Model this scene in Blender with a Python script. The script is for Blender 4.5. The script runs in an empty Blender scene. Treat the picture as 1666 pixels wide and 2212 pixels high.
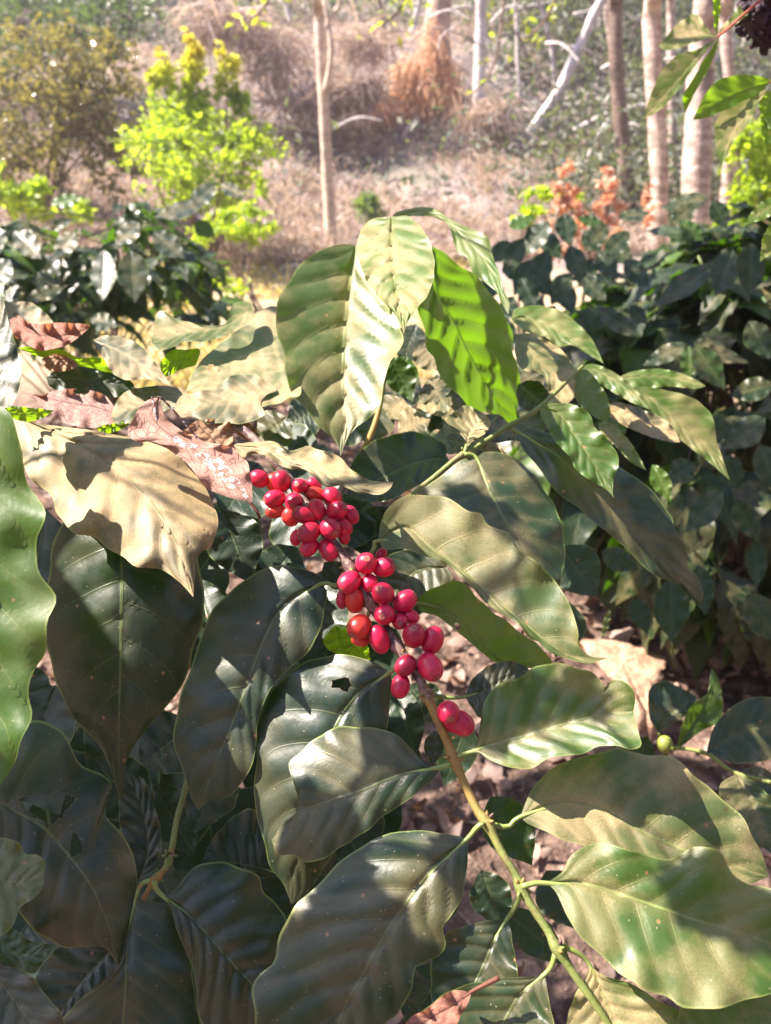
import bpy, math, random
import numpy as np
from mathutils import Vector, Matrix, noise as mnoise
random.seed(7); RS = np.random.RandomState(11)
SC = bpy.context.scene; COL = SC.collection
R = math.radians
# ------------------------------------------------------------------ camera
CAM = np.array((0.0, 0.0, 1.15)); PITCH = R(24); FPX = 1671.0
FW = np.array((0, math.cos(PITCH), -math.sin(PITCH))); UPV = np.array((0, math.sin(PITCH), math.cos(PITCH))); RT = np.array((1.0, 0, 0))
cd = bpy.data.cameras.new('camera'); cam = bpy.data.objects.new('camera', cd); COL.objects.link(cam)
cam.location = CAM; cam.rotation_euler = (math.pi/2 - PITCH, 0, 0)
cd.sensor_fit = 'VERTICAL'; cd.sensor_height = 24; cd.lens = 12/(1106/FPX); cd.clip_start = .02; cd.clip_end = 400
cd.dof.use_dof = True; cd.dof.focus_distance = .43; cd.dof.aperture_fstop = 7.
SC.camera = cam
def ray(p):
    p = np.asarray(p, float)
    return FW + ((p[..., 0:1]-833)/FPX)*RT - ((p[..., 1:2]-1106)/FPX)*UPV
def P(x, y, d): return CAM + d*ray((x, y))
SUN = np.array((-.65, .12, .745)); SUN /= np.linalg.norm(SUN)
# ------------------------------------------------------------------ mesh helpers
def tag(o, label=None, cat=None, group=None, kind=None):
    if label: o['label'] = label
    if cat: o['category'] = cat
    if group: o['group'] = group
    if kind: o['kind'] = kind
    return o
def empty(name, loc, label, cat, group=None):
    o = bpy.data.objects.new(name, None); COL.objects.link(o); o.location = loc; o.empty_display_size = .1; WL[o.name] = Vector(loc)
    return tag(o, label, cat, group)
WL = {}
def link(name, me, parent=None, loc=(0, 0, 0)):
    o = bpy.data.objects.new(name, me); COL.objects.link(o); o.location = loc; WL[o.name] = Vector(loc)
    if parent is not None:
        o.parent = parent; o.matrix_parent_inverse = Matrix.Translation(-WL[parent.name])
    return o
class MB:
    """collects vertices, faces, uvs and point attributes, becomes ONE mesh"""
    def __init__(s): s.v = []; s.f = []; s.uv = []; s.a = {}; s.n = 0
    def add(s, v, f, uv=None, **at):
        v = np.asarray(v, float).reshape(-1, 3); k = len(v)
        s.v.append(v); s.f += [tuple(int(i)+s.n for i in q) for q in f]
        s.uv.append(np.zeros((k, 2)) if uv is None else np.asarray(uv, float))
        for key in set(s.a) | set(at):
            if key not in s.a: s.a[key] = [np.zeros(s.n)] if s.n else []
            x = at.get(key, 0.0); s.a[key].append(np.full(k, x, float) if np.isscalar(x) else np.asarray(x, float))
        s.n += k
    def mesh(s, name, mats, smooth=True):
        me = bpy.data.meshes.new(name); v = np.vstack(s.v); me.from_pydata(v.tolist(), [], s.f); me.update()
        for m in (mats if isinstance(mats, (list, tuple)) else [mats]): me.materials.append(m)
        uv = np.vstack(s.uv); li = np.empty(len(me.loops), np.int32); me.loops.foreach_get('vertex_index', li)
        ul = me.uv_layers.new(name='st'); ul.data.foreach_set('uv', uv[li].ravel().astype(np.float32))
        for k, l in s.a.items():
            at = me.attributes.new(k, 'FLOAT', 'POINT'); at.data.foreach_set('value', np.concatenate(l).astype(np.float32))
        if smooth: me.polygons.foreach_set('use_smooth', np.ones(len(me.polygons), bool))
        return me
    def build(s, name, mats, parent=None, smooth=True, loc=None):
        loc = s.v[0][0].copy() if loc is None else np.asarray(loc, float)
        s.v = [v-loc for v in s.v]
        return link(name, s.mesh(name, mats, smooth), parent, loc)
def cr(pts, n, dens=14):
    p = np.asarray(pts, float)
    if len(p) > 2:
        q = np.vstack([2*p[0]-p[1], p, 2*p[-1]-p[-2]]); out = []
        for i in range(1, len(q)-2):
            t = np.linspace(0, 1, dens, endpoint=False)[:, None]; a, b, c, d = q[i-1], q[i], q[i+1], q[i+2]
            out.append(.5*(2*b + (c-a)*t + (2*a-5*b+4*c-d)*t*t + (3*b-a-3*c+d)*t**3))
        p = np.vstack(out+[p[-1:]])
    l = np.concatenate([[0], np.cumsum(np.linalg.norm(np.diff(p, axis=0), axis=1))]); x = np.linspace(0, l[-1], n)
    return np.stack([np.interp(x, l, p[:, k]) for k in range(p.shape[1])], 1)
def nrm(v): v = np.asarray(v, float); return v/max(1e-9, np.linalg.norm(v))
def tube(mb, path, rad, k=8, cap=True, bump=0, **at):
    path = np.asarray(path, float); n = len(path); rad = np.full(n, rad) if np.isscalar(rad) else np.asarray(rad, float)
    T = np.gradient(path, axis=0); T /= np.linalg.norm(T, axis=1)[:, None]+1e-12
    up = np.array((0, 0, 1.)) if abs(T[0][2]) < .9 else np.array((1., 0, 0)); N = nrm(np.cross(T[0], up)); V = []
    for i in range(n):
        N = nrm(N - T[i]*N.dot(T[i])); B = np.cross(T[i], N)
        for j in range(k):
            a = 2*math.pi*j/k; rr = rad[i]*(1+(bump*mnoise.noise(Vector((path[i]*(.7/max(rad.max(), 1e-4))).tolist())+Vector((j*1.3, 0, 0))) if bump else 0))
            V.append(path[i] + rr*(math.cos(a)*N + math.sin(a)*B))
    F = [(i*k+j, i*k+(j+1) % k, (i+1)*k+(j+1) % k, (i+1)*k+j) for i in range(n-1) for j in range(k)]
    if cap: F += [tuple(range(k-1, -1, -1)), tuple((n-1)*k+j for j in range(k))]
    uv = np.stack([np.full(n*k, .5), np.repeat(np.linspace(0, 1, n), k)], 1)
    at = {key: (np.repeat(val, k) if not np.isscalar(val) else val) for key, val in at.items()}
    mb.add(V, F, uv, **at)
def pts(s): return [tuple(float(c) for c in w.split(',')) for w in s.split()]
# ------------------------------------------------------------------ node helpers
class NT:
    def __init__(s, m):
        s.t = m.node_tree; s.t.nodes.clear()
    def node(s, typ, ins=None, **props):
        n = s.t.nodes.new(typ)
        for k, v in props.items(): setattr(n, k, v)
        for k, v in (ins or {}).items(): s.set(n.inputs[k], v)
        return n
    def set(s, sock, v):
        if isinstance(v, bpy.types.NodeSocket): s.t.links.new(v, sock)
        elif v is not None:
            if isinstance(v, (tuple, list)) and len(v) == 3 and sock.type == 'RGBA': v = (*v, 1)
            sock.default_value = v
    def m(s, op, a, b=None, c=None, clamp=False):
        n = s.t.nodes.new('ShaderNodeMath'); n.operation = op; n.use_clamp = clamp
        for i, x in enumerate((a, b, c)):
            if x is not None: s.set(n.inputs[i], x)
        return n.outputs[0]
    def mix(s, f, a, b, blend='MIX'):
        n = s.t.nodes.new('ShaderNodeMix'); n.data_type = 'RGBA'; n.blend_type = blend
        s.set(n.inputs[0], f); s.set(n.inputs[6], a); s.set(n.inputs[7], b); return n.outputs[2]
    def rng(s, x, a, b, c=0., d=1., smooth=True):
        n = s.t.nodes.new('ShaderNodeMapRange'); n.interpolation_type = 'SMOOTHSTEP' if smooth else 'LINEAR'
        for i, v in enumerate((x, a, b, c, d)): s.set(n.inputs[i], v)
        return n.outputs[0]
    def noise(s, vec, scale, detail=3., rough=.55):
        n = s.node('ShaderNodeTexNoise', {'Vector': vec, 'Scale': scale, 'Detail': detail, 'Roughness': rough}); return n.outputs['Fac']
    def vor(s, vec, scale, feature='F1'):
        n = s.node('ShaderNodeTexVoronoi', {'Vector': vec, 'Scale': scale}, feature=feature); return n
    def attr(s, name): return s.node('ShaderNodeAttribute', attribute_name=name).outputs['Fac']
    def ramp(s, x, stops):
        n = s.t.nodes.new('ShaderNodeValToRGB'); e = n.color_ramp.elements
        while len(e) < len(stops): e.new(.5)
        for i, (p, c) in enumerate(stops): e[i].position = p; e[i].color = (*c, 1)
        s.set(n.inputs[0], x); return n.outputs[0]
    def out(s, sh): s.t.links.new(sh, s.node('ShaderNodeOutputMaterial').inputs['Surface'])
    def bump(s, h, strength=.3, dist=.001): return s.node('ShaderNodeBump', {'Height': h, 'Strength': strength, 'Distance': dist}).outputs[0]
    def bsdf(s, **kw):
        return s.node('ShaderNodeBsdfPrincipled', {k.replace('_', ' '): v for k, v in kw.items()}).outputs[0]
    def geo(s): return s.node('ShaderNodeNewGeometry')
    def pos(s): return s.geo().outputs['Position']
    def objrand(s): return s.node('ShaderNodeObjectInfo').outputs['Random']
    def local(s): return s.node('ShaderNodeTexCoord').outputs['Object']
def mat(name):
    m = bpy.data.materials.new(name); m.use_nodes = True; return m, NT(m)
# ------------------------------------------------------------------ materials
NV = 8.0; KV = 1.7
def leaf_material(name='coffee_leaf', spec=.62):
    m, t = mat(name)
    uv = t.node('ShaderNodeUVMap', uv_map='st').outputs[0]; sp = t.node('ShaderNodeSeparateXYZ', {0: uv})
    s = t.m('MULTIPLY_ADD', sp.outputs[0], 2., -1.); T = sp.outputs[1]; a = t.m('ABSOLUTE', s)
    dust, age, hole, tr = t.attr('dust'), t.attr('age'), t.attr('hole'), t.attr('tr')
    geo = t.geo(); back = geo.outputs['Backfacing']; pos = geo.outputs['Position']
    big = t.noise(pos, 28., 4.); mid_n = t.noise(pos, 130., 3.); fine = t.noise(pos, 1500., 3., .7)
    # veins
    midw = t.m('MULTIPLY_ADD', T, -.020, .030)
    vm = t.rng(t.m('DIVIDE', a, midw), .55, 1.25, 1., 0.)
    side = t.m('GREATER_THAN', s, 0.); aa = t.m('MULTIPLY', a, t.m('MULTIPLY_ADD', a, .25, .75))
    ph = t.m('ADD', t.m('MULTIPLY_ADD', T, NV, t.m('MULTIPLY', aa, -KV)), t.m('MULTIPLY', side, .42))
    tri = t.m('ABSOLUTE', t.m('MULTIPLY_ADD', t.m('FRACT', ph), 2., -1.))
    vl = t.m('MULTIPLY', t.rng(tri, .945, .985), t.m('MULTIPLY_ADD', a, -.75, .9, clamp=True))
    net = t.vor(t.node('ShaderNodeMapping', {0: uv, 3: (22., 34., 1.)}).outputs[0], 1., 'DISTANCE_TO_EDGE').outputs['Distance']
    netf = t.rng(net, .0, .10, 1., 0.)
    vein = t.m('MAXIMUM', vm, t.m('MULTIPLY', vl, .7))
    mature = t.mix(big, (.004, .017, .007), (.010, .030, .012)); young = t.mix(big, (.030, .095, .006), (.060, .135, .012))
    col = t.mix(age, young, mature)
    col = t.mix(t.m('MULTIPLY', netf, .10), col, (.02, .035, .012))
    veinc = t.mix(age, (.24, .32, .07), (.10, .135, .045))
    grit = t.noise(pos, 420., 4., .75); col = t.mix(t.m('MULTIPLY', t.rng(grit, .56, .72), .55), col, (.004, .005, .004)); col = t.mix(t.m('MULTIPLY', t.m('MULTIPLY', t.rng(grit, .26, .42, 1., 0.), .22), t.m('SUBTRACT', 1., back)), col, (.075, .10, .07))
    col = t.mix(t.m('MULTIPLY', vein, .9), col, veinc)
    col = t.mix(t.m('MULTIPLY', t.rng(a, .965, .985), .7), col, (.16, .22, .05))  # pale rim painted in place of light through the thin margin
    col = t.mix(t.m('MULTIPLY', back, .55), col, (.07, .11, .035))
    # dust lies on the upper face only, thicker along the midrib and in patches
    up = t.m('SUBTRACT', 1., back)
    dp = t.m('ADD', t.m('MULTIPLY', t.rng(big, .40, .60), .85), t.m('ADD', t.m('MULTIPLY', t.rng(a, .0, .30, 1., 0.), .38), t.m('MULTIPLY', t.rng(tri, .45, .95), .30)))
    grain = t.rng(fine, .34, .62)
    df0 = t.m('MULTIPLY', t.m('MULTIPLY', t.m('MULTIPLY', dust, up), t.m('ADD', dp, t.m('MULTIPLY', t.m('POWER', dust, 2.), .45))), t.m('MULTIPLY_ADD', grain, .5, .5), clamp=True)
    film = t.m('MULTIPLY', t.rng(t.noise(pos, 75., 5., .7), .42, .62), t.m('MULTIPLY', up, .035)); df = t.m('MULTIPLY', t.m('MAXIMUM', df0, film), t.m('MULTIPLY_ADD', vein, -.45, 1.))
    dcol = t.mix(mid_n, (.30, .205, .092), (.46, .335, .175))
    col = t.mix(df, col, dcol)
    vs = t.vor(pos, 420.); speck = t.m('MULTIPLY', t.rng(vs.outputs['Distance'], .10, .18, 1., 0.), t.m('GREATER_THAN', t.node('ShaderNodeSeparateXYZ', {0: vs.outputs['Color']}).outputs[0], .90))
    col = t.mix(t.m('MULTIPLY', speck, up), col, (.33, .27, .17))
    vb = t.vor(pos, 170.); bsp = t.m('MULTIPLY', t.rng(vb.outputs['Distance'], .12, .24, 1., 0.), t.m('GREATER_THAN', t.node('ShaderNodeSeparateXYZ', {0: vb.outputs['Color']}).outputs[1], .93))
    col = t.mix(t.m('MULTIPLY', bsp, .85), col, t.mix(t.m('GREATER_THAN', t.node('ShaderNodeSeparateXYZ', {0: vb.outputs['Color']}).outputs[2], .5), (.07, .03, .015), (.36, .16, .075)))
    rim = t.rng(hole, .0, .10, 1., 0.); col = t.mix(t.m('MULTIPLY', rim, .85), col, (.14, .085, .04))
    h = t.m('ADD', t.m('MULTIPLY', fine, t.m('MULTIPLY_ADD', df, .9, .12)), t.m('ADD', t.m('MULTIPLY', mid_n, .8), t.m('ADD', t.m('MULTIPLY', vein, .9), t.m('MULTIPLY', net, .45))))
    nb = t.bump(h, .34, .0008)
    patch = t.rng(t.noise(pos, 34., 3.), .38, .62); rough = t.m('ADD', t.m('MULTIPLY_ADD', df, .35, .27), t.m('ADD', t.m('MULTIPLY', grit, .12), t.m('MULTIPLY', patch, .16)), clamp=True)
    b = t.bsdf(Base_Color=col, Roughness=rough, Normal=nb, Specular_IOR_Level=spec)
    tc = t.mix(age, (.38, .68, .010), (.16, .42, .006)); tc = t.mix(t.m('MULTIPLY', t.m('MAXIMUM', vm, vl), .9), tc, (.05, .14, .005))
    tl = t.node('ShaderNodeBsdfTranslucent', {'Color': tc}).outputs[0]
    fac = t.m('MULTIPLY', tr, t.m('MULTIPLY_ADD', df, -.6, 1.))
    mx = t.node('ShaderNodeMixShader', {0: fac, 1: b, 2: tl}).outputs[0]
    cut = t.m('LESS_THAN', hole, 0.)
    t.out(t.node('ShaderNodeMixShader', {0: cut, 1: mx, 2: t.node('ShaderNodeBsdfTransparent').outputs[0]}).outputs[0])
    return m
def dead_material(name, c1, c2, white=0., tl=.25):
    m, t = mat(name); uv = t.node('ShaderNodeUVMap', uv_map='st').outputs[0]; sp = t.node('ShaderNodeSeparateXYZ', {0: uv})
    s = t.m('MULTIPLY_ADD', sp.outputs[0], 2., -1.); T = sp.outputs[1]; a = t.m('ABSOLUTE', s); pos = t.pos()
    big, mid_n, fine = t.noise(pos, 40., 4.), t.noise(pos, 160., 3.), t.noise(pos, 1100., 3., .7)
    vm = t.rng(a, .02, .05, 1., 0.)
    aa = t.m('MULTIPLY', a, t.m('MULTIPLY_ADD', a, .25, .75))
    ph = t.m('MULTIPLY_ADD', T, 7., t.m('MULTIPLY', aa, -2.)); tri = t.m('ABSOLUTE', t.m('MULTIPLY_ADD', t.m('FRACT', ph), 2., -1.)); vl = t.rng(tri, .92, .98)
    net = t.vor(t.node('ShaderNodeMapping', {0: uv, 3: (9., 15., 1.)}).outputs[0], 1., 'DISTANCE_TO_EDGE').outputs['Distance']; netf = t.rng(net, .01, .07, 1., 0.)
    vein = t.m('MAXIMUM', t.m('MAXIMUM', vm, t.m('MULTIPLY', vl, .8)), t.m('MULTIPLY', netf, .55))
    col = t.mix(big, c1, c2); col = t.mix(t.rng(mid_n, .55, .75), col, tuple(x*.6 for x in c1)); col = t.mix(t.m('MULTIPLY', vein, .75), col, (.12, .045, .03))
    if white:
        w = t.m('MULTIPLY', t.rng(t.noise(pos, 210., 5., .7), .50, .56), t.m('MULTIPLY', t.rng(a, .15, .42, 1., 0.), t.rng(T, .28, .42)))
        col = t.mix(t.m('MULTIPLY', w, white), col, (.78, .76, .78))
    hole = t.attr('hole')
    nb = t.bump(t.m('ADD', t.m('MULTIPLY', vein, -1.2), t.m('ADD', mid_n, t.m('MULTIPLY', fine, .4))), .5, .001)
    b = t.bsdf(Base_Color=col, Roughness=.62, Normal=nb, Specular_IOR_Level=.35)
    tlb = t.node('ShaderNodeBsdfTranslucent', {'Color': t.mix(.5, col, (.45, .16, .04))}).outputs[0]
    mx = t.node('ShaderNodeMixShader', {0: tl, 1: b, 2: tlb}).outputs[0]
    t.out(t.node('ShaderNodeMixShader', {0: t.m('LESS_THAN', hole, 0.), 1: mx, 2: t.node('ShaderNodeBsdfTransparent').outputs[0]}).outputs[0])
    return m
def cherry_material():
    m, t = mat('coffee_cherry'); pos = t.pos(); sc = t.attr('scar'); rnd = t.objrand()
    n1 = t.noise(pos, 170., 4.); fine = t.noise(pos, 900., 2.)
    col = t.mix(t.rng(n1, .35, .7), (.68, .012, .068), (.46, .008, .052)); col = t.mix(t.m('MULTIPLY', t.m('POWER', rnd, 1.6), .7), col, (.22, .005, .024))
    col = t.mix(t.m('MULTIPLY', t.attr('ripe'), .6), col, (.72, .06, .012))
    col = t.mix(t.m('MULTIPLY', t.rng(t.noise(pos, 60., 3.), .55, .75), .28), col, (.30, .12, .08))
    # scar disc at the free end: angle in radians from the pole
    ring = t.m('MULTIPLY', t.rng(sc, .27, .32), t.rng(sc, .38, .46, 1., 0.)); disc = t.rng(sc, .24, .33, 1., 0.)
    col = t.mix(t.m('MULTIPLY', disc, .8), col, t.mix(t.rng(t.noise(pos, 1400., 3.), .4, .6), (.44, .19, .13), (.22, .05, .045)))
    col = t.mix(t.m('MULTIPLY', ring, .7), col, (.20, .02, .03))
    col = t.mix(t.rng(sc, .04, .08, 1., 0.), col, (.09, .03, .02))
    vs = t.vor(pos, 700.); sp = t.m('MULTIPLY', t.rng(vs.outputs['Distance'], .08, .16, 1., 0.), t.m('GREATER_THAN', t.node('ShaderNodeSeparateXYZ', {0: vs.outputs['Color']}).outputs[0], .93))
    col = t.mix(sp, col, (.42, .22, .18))
    nb = t.bump(t.m('ADD', n1, t.m('MULTIPLY', fine, .25)), .12, .0006)
    t.out(t.bsdf(Base_Color=col, Roughness=t.m('MULTIPLY_ADD', fine, .25, t.m('MULTIPLY_ADD', disc, .3, .20)), Normal=nb, Subsurface_Weight=.22, Subsurface_Radius=(.0045, .0008, .0006), Subsurface_Scale=1., Specular_IOR_Level=.55))
    return m
def stem_material():
    m, t = mat('coffee_stem'); pos = t.pos(); k = t.attr('wood'); n1 = t.noise(pos, 220., 5., .65); n2 = t.noise(pos, 60., 3.)
    green = t.mix(n1, (.11, .155, .035), (.20, .215, .06)); yel = t.mix(n1, (.34, .19, .04), (.22, .13, .04)); wood = t.mix(t.rng(n1, .38, .62), (.075, .035, .035), (.27, .19, .155))
    col = t.mix(t.rng(k, .22, .42), green, yel); col = t.mix(t.rng(k, .55, .75), col, wood)
    col = t.mix(t.m('MULTIPLY', t.rng(n2, .55, .7), .5), col, (.16, .08, .04))
    nb = t.bump(n1, .6, .0012); t.out(t.bsdf(Base_Color=col, Roughness=.6, Normal=nb)); return m
def bark_material(name, c1, c2, scale=(1., 1., 5.), sc=9.):
    m, t = mat(name); pos = t.local(); mp = t.node('ShaderNodeMapping', {0: pos, 3: scale}).outputs[0]
    n1 = t.noise(mp, sc, 5., .62); n2 = t.noise(pos, 2.2, 3.); n3 = t.noise(mp, sc*4, 3.)
    col = t.mix(t.rng(n1, .32, .68), c1, c2); col = t.mix(t.rng(n2, .52, .72), col, tuple(x*.55 for x in c1)); col = t.mix(t.m('MULTIPLY', t.rng(n3, .52, .66), .75), col, tuple(x*.4 for x in c1))
    t.out(t.bsdf(Base_Color=col, Roughness=.8, Normal=t.bump(t.m('ADD', n1, t.m('MULTIPLY', n3, .4)), .6, .02))); return m
def foliage_material(name, c1, c2, tr=.35, tcol=(.35, .5, .03), rough=.45, tip=None):
    m, t = mat(name); r = t.attr('rnd'); pos = t.pos()
    col = t.mix(r, c1, c2); tc = t.mix(r, tcol, tuple(min(1, x*1.5) for x in tcol))
    if tip:
        h = t.attr('tip'); col = t.mix(h, col, tip); tc = t.mix(h, tc, tuple(min(1., x*1.6) for x in tip))
    b = t.bsdf(Base_Color=col, Roughness=rough, Normal=t.bump(t.noise(pos, 90., 2.), .4, .004)); tl = t.node('ShaderNodeBsdfTranslucent', {'Color': tc}).outputs[0]
    t.out(t.node('ShaderNodeMixShader', {0: tr, 1: b, 2: tl}).outputs[0]); return m
def ground_material():
    m, t = mat('ground'); pos = t.pos(); sp = t.node('ShaderNodeSeparateXYZ', {0: pos}); y = sp.outputs[1]
    n0, n1, n2, n3 = t.noise(pos, .45, 4.), t.noise(pos, 2.6, 5., .6), t.noise(pos, 16., 5., .65), t.noise(pos, 80., 4., .7)
    near = t.mix(t.rng(n2, .35, .68), (.06, .038, .03), (.24, .16, .125)); near = t.mix(t.rng(n3, .55, .75), near, (.34, .22, .17))
    sand = t.mix(n2, (.42, .31, .19), (.56, .45, .30)); sand = t.mix(t.rng(n1, .50, .68), sand, (.14, .16, .06))
    hill = t.mix(t.rng(n1, .30, .70), (.17, .145, .135), (.38, .315, .29)); hill = t.mix(t.rng(n2, .45, .75), hill, (.28, .22, .21)); hill = t.mix(t.m('MULTIPLY', t.rng(n0, .52, .66), .45), hill, (.10, .115, .055))
    col = t.mix(t.rng(y, 3.4, 4.6), near, sand); col = t.mix(t.rng(t.m('ADD', y, t.m('MULTIPLY', n0, 2.)), 7.2, 8.4), col, hill)
    h = t.m('ADD', t.m('MULTIPLY', n1, 2.), t.m('ADD', n2, t.m('MULTIPLY', n3, .3)))
    t.out(t.bsdf(Base_Color=col, Roughness=.95, Normal=t.bump(h, .8, .05), Specular_IOR_Level=.2)); return m
def plain(name, c1, c2, sc=60., rough=.7, b=.4, bd=.004, **kw):
    m, t = mat(name); pos = t.pos(); n1 = t.noise(pos, sc, 5., .65)
    t.out(t.bsdf(Base_Color=t.mix(t.rng(n1, .3, .7), c1, c2), Roughness=rough, Normal=t.bump(n1, b, bd), **kw)); return m
M_LEAF = leaf_material(); M_LEAF2 = leaf_material('coffee_leaf_soft', .38); M_CHERRY = cherry_material(); M_STEM = stem_material()
M_DEADW = dead_material('dead_leaf_pink', (.33, .17, .14), (.44, .27, .20), 1.); M_DEADT = dead_material('dead_leaf_tan', (.36, .20, .11), (.46, .30, .18))
M_DEADP = dead_material('dead_leaf_mauve', (.30, .16, .14), (.42, .27, .23)); M_DEADR = dead_material('dead_leaf_red', (.36, .15, .10), (.40, .20, .15), 0., .35)
# ------------------------------------------------------------------ leaf builder
BACK = -FW
def lnorm(k, nx=0.): return nrm(BACK*(1-k) + np.array((0, 0, 1.))*k + RT*nx)
DEPTHS = {}; SURF_P = []; SURF_L = []
def leaf(parent, mid, L, Rr, d, k=.45, nx=0., dust=.35, age=1., tr=.16, pet=None, fold=.10, droop=.0, wave=.0018, wf=4.0, q=.0013, holes=(), name='leaf', label=None, mats=None, nt=56, ns=29, pr=.0013, curl=0., n=None, roll=0.):
    mid = pts(mid) if isinstance(mid, str) else mid; L = pts(L) if isinstance(L, str) else L; Rr = pts(Rr) if isinstance(Rr, str) else Rr
    q = min(q, .055*max(abs(Rr[len(Rr)//2][0]-L[len(L)//2][0]), abs(Rr[len(Rr)//2][1]-L[len(L)//2][1]))*d/FPX)
    n = lnorm(k, nx) if n is None else nrm(n); A = P(mid[0][0], mid[0][1], d)
    Mp = cr(mid, nt); Lp = cr([mid[0]]+list(L)+[mid[-1]], nt); Rp = cr([mid[0]]+list(Rr)+[mid[-1]], nt)
    T = np.linspace(0, 1, nt); S = np.linspace(-1, 1, ns); S = np.sign(S)*np.abs(S)**1.0
    pix = np.zeros((nt, ns, 2)); hw = np.zeros((nt, ns))
    for j, s in enumerate(S):
        E = Lp if s < 0 else Rp; E = E+(E-Mp)*(.018*np.sin(T*23+3*s+mid[0][0])+.012*np.sin(T*51+mid[0][1]))[:, None]*min(1., s*s*1.2); pix[:, j] = Mp + (E-Mp)*abs(s); hw[:, j] = np.linalg.norm(E-Mp, axis=1)*d/FPX
    a = np.abs(S)[None, :]; tt = T[:, None]; Ln = np.linalg.norm(np.diff(Mp, axis=0), axis=1).sum()*d/FPX
    rs = np.random.RandomState(int(abs(mid[0][0]*7+mid[0][1]*13+mid[-1][0]*3)) % 100000)
    p1, p2, p3 = rs.uniform(0, 6.28, 3); side = np.where(S > 0, p1, p2)[None, :]
    env = np.clip(np.sin(np.pi*np.clip(tt, .0, 1))*1.6, 0, 1)
    off = fold*a**1.25*hw - droop*Ln*tt**2 + curl*a**2*hw
    off = off + wave*env*a**2*(np.sin(6.283*wf*tt+side)+.5*np.sin(6.283*wf*1.9*tt+2*side))
    ph = NV*tt - KV*a*(.75+.25*a) + np.where(S > 0, .42, 0)[None, :]; tri = np.abs(2*(ph-np.floor(ph))-1)
    off = off + q*env*(1-.45*a)*(1-tri**3.5-.4) - q*.9*np.exp(-(a/.07)**2)*(1-tt) + roll*S[None, :]*hw
    nz = np.array([[mnoise.noise(Vector((pix[i, j, 0]*.012, pix[i, j, 1]*.012, p3))) for j in range(ns)] for i in range(nt)])
    off = off + (.0006+.0030*max(0., 1-k-.2))*nz*env
    ry = ray(pix); den = ry@n; den = np.where(den > -.16, -.16, den)
    lam = ((A-CAM)@n + off)/den; lam = np.clip(lam, d*.62, d*1.5)
    V = CAM + lam[..., None]*ry
    if nt >= 30: SURF_P.append(pix[::2, ::2].reshape(-1, 2)); SURF_L.append(lam[::2, ::2].ravel())
    hole = np.full((nt, ns), 1.)
    for (hx, hy, rx, ry_) in holes:
        ang = np.arctan2(pix[..., 1]-hy, pix[..., 0]-hx); rr = np.hypot((pix[..., 0]-hx)/rx, (pix[..., 1]-hy)/ry_)
        rag = 1 + .22*np.sin(3*ang+hx) + .14*np.sin(7*ang+hy) + .08*np.sin(13*ang)
        hole = np.minimum(hole, rr/rag-1)
    mb = MB(); idx = lambda i, j: i*ns+j; F = []
    flip = np.dot(np.cross(V[nt//2, ns//2+2]-V[nt//2, ns//2-2], V[nt//2+3, ns//2]-V[nt//2-3, ns//2]), n) < 0
    for i in range(nt-1):
        for j in range(ns-1):
            if max(hole[i, j], hole[i+1, j], hole[i, j+1], hole[i+1, j+1]) < -.02: continue
            f = (idx(i, j), idx(i, j+1), idx(i+1, j+1), idx(i+1, j)); F.append(f[::-1] if flip else f)
    uv = np.stack(np.broadcast_arrays((S[None, :]+1)/2, tt), -1).reshape(-1, 2)
    mb.add(V.reshape(-1, 3), F, uv, hole=hole.ravel(), dust=dust, age=age, tr=tr)
    if pet:
        pp = pts(pet) if isinstance(pet, str) else pet; pp = list(pp)+[mid[0], tuple(Mp[max(1, nt//5)])]
        dd = [d]*len(pp)
        path = cr([P(p[0], p[1], dv) for p, dv in zip(pp[:-1], dd)] + [V[max(1, nt//5), ns//2]-n*.0006], 14)
        tube(mb, path, np.linspace(pr*1.15, pr*.55, 14), 7, hole=1., dust=dust*.3, age=min(age, .25), tr=0.)
    o = mb.build(name, mats or M_LEAF, parent)
    if label: o['label'] = label
    DEPTHS[o.name] = (round(float(lam.min()), 3), round(float(lam.max()), 3))
    return o
PROF = [(.06, .30), (.14, .60), (.25, .86), (.38, .99), (.52, .98), (.66, .80), (.79, .52), (.89, .26), (.95, .12)]
def outline(b, t, w, bend=0., jit=.06, sk=0.):
    b = np.array(b, float); t = np.array(t, float); ax = t-b; ln = np.linalg.norm(ax); nr = np.array((-ax[1], ax[0]))/max(ln, 1e-6)
    f = lambda u: b + ax*u + nr*bend*ln*4*u*(1-u); rs = np.random.RandomState(int(abs(b[0]*3+b[1]*5+t[0])) % 9999)
    mid = [f(u) for u in (0, .25, .5, .75, 1)]
    L = [f(u) - nr*w*.5*p*(1+rs.uniform(-jit, jit))*(1-sk) for u, p in PROF]; Rr = [f(u) + nr*w*.5*p*(1+rs.uniform(-jit, jit))*(1+sk) for u, p in PROF]
    return mid, L, Rr
def sleaf(parent, b, t, w, d, bend=0., sk=0., **kw):
    mid, L, Rr = outline(b, t, w, bend, sk=sk); kw.setdefault('nt', 30); kw.setdefault('ns', 15)
    return leaf(parent, mid, L, Rr, d, **kw)
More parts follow.
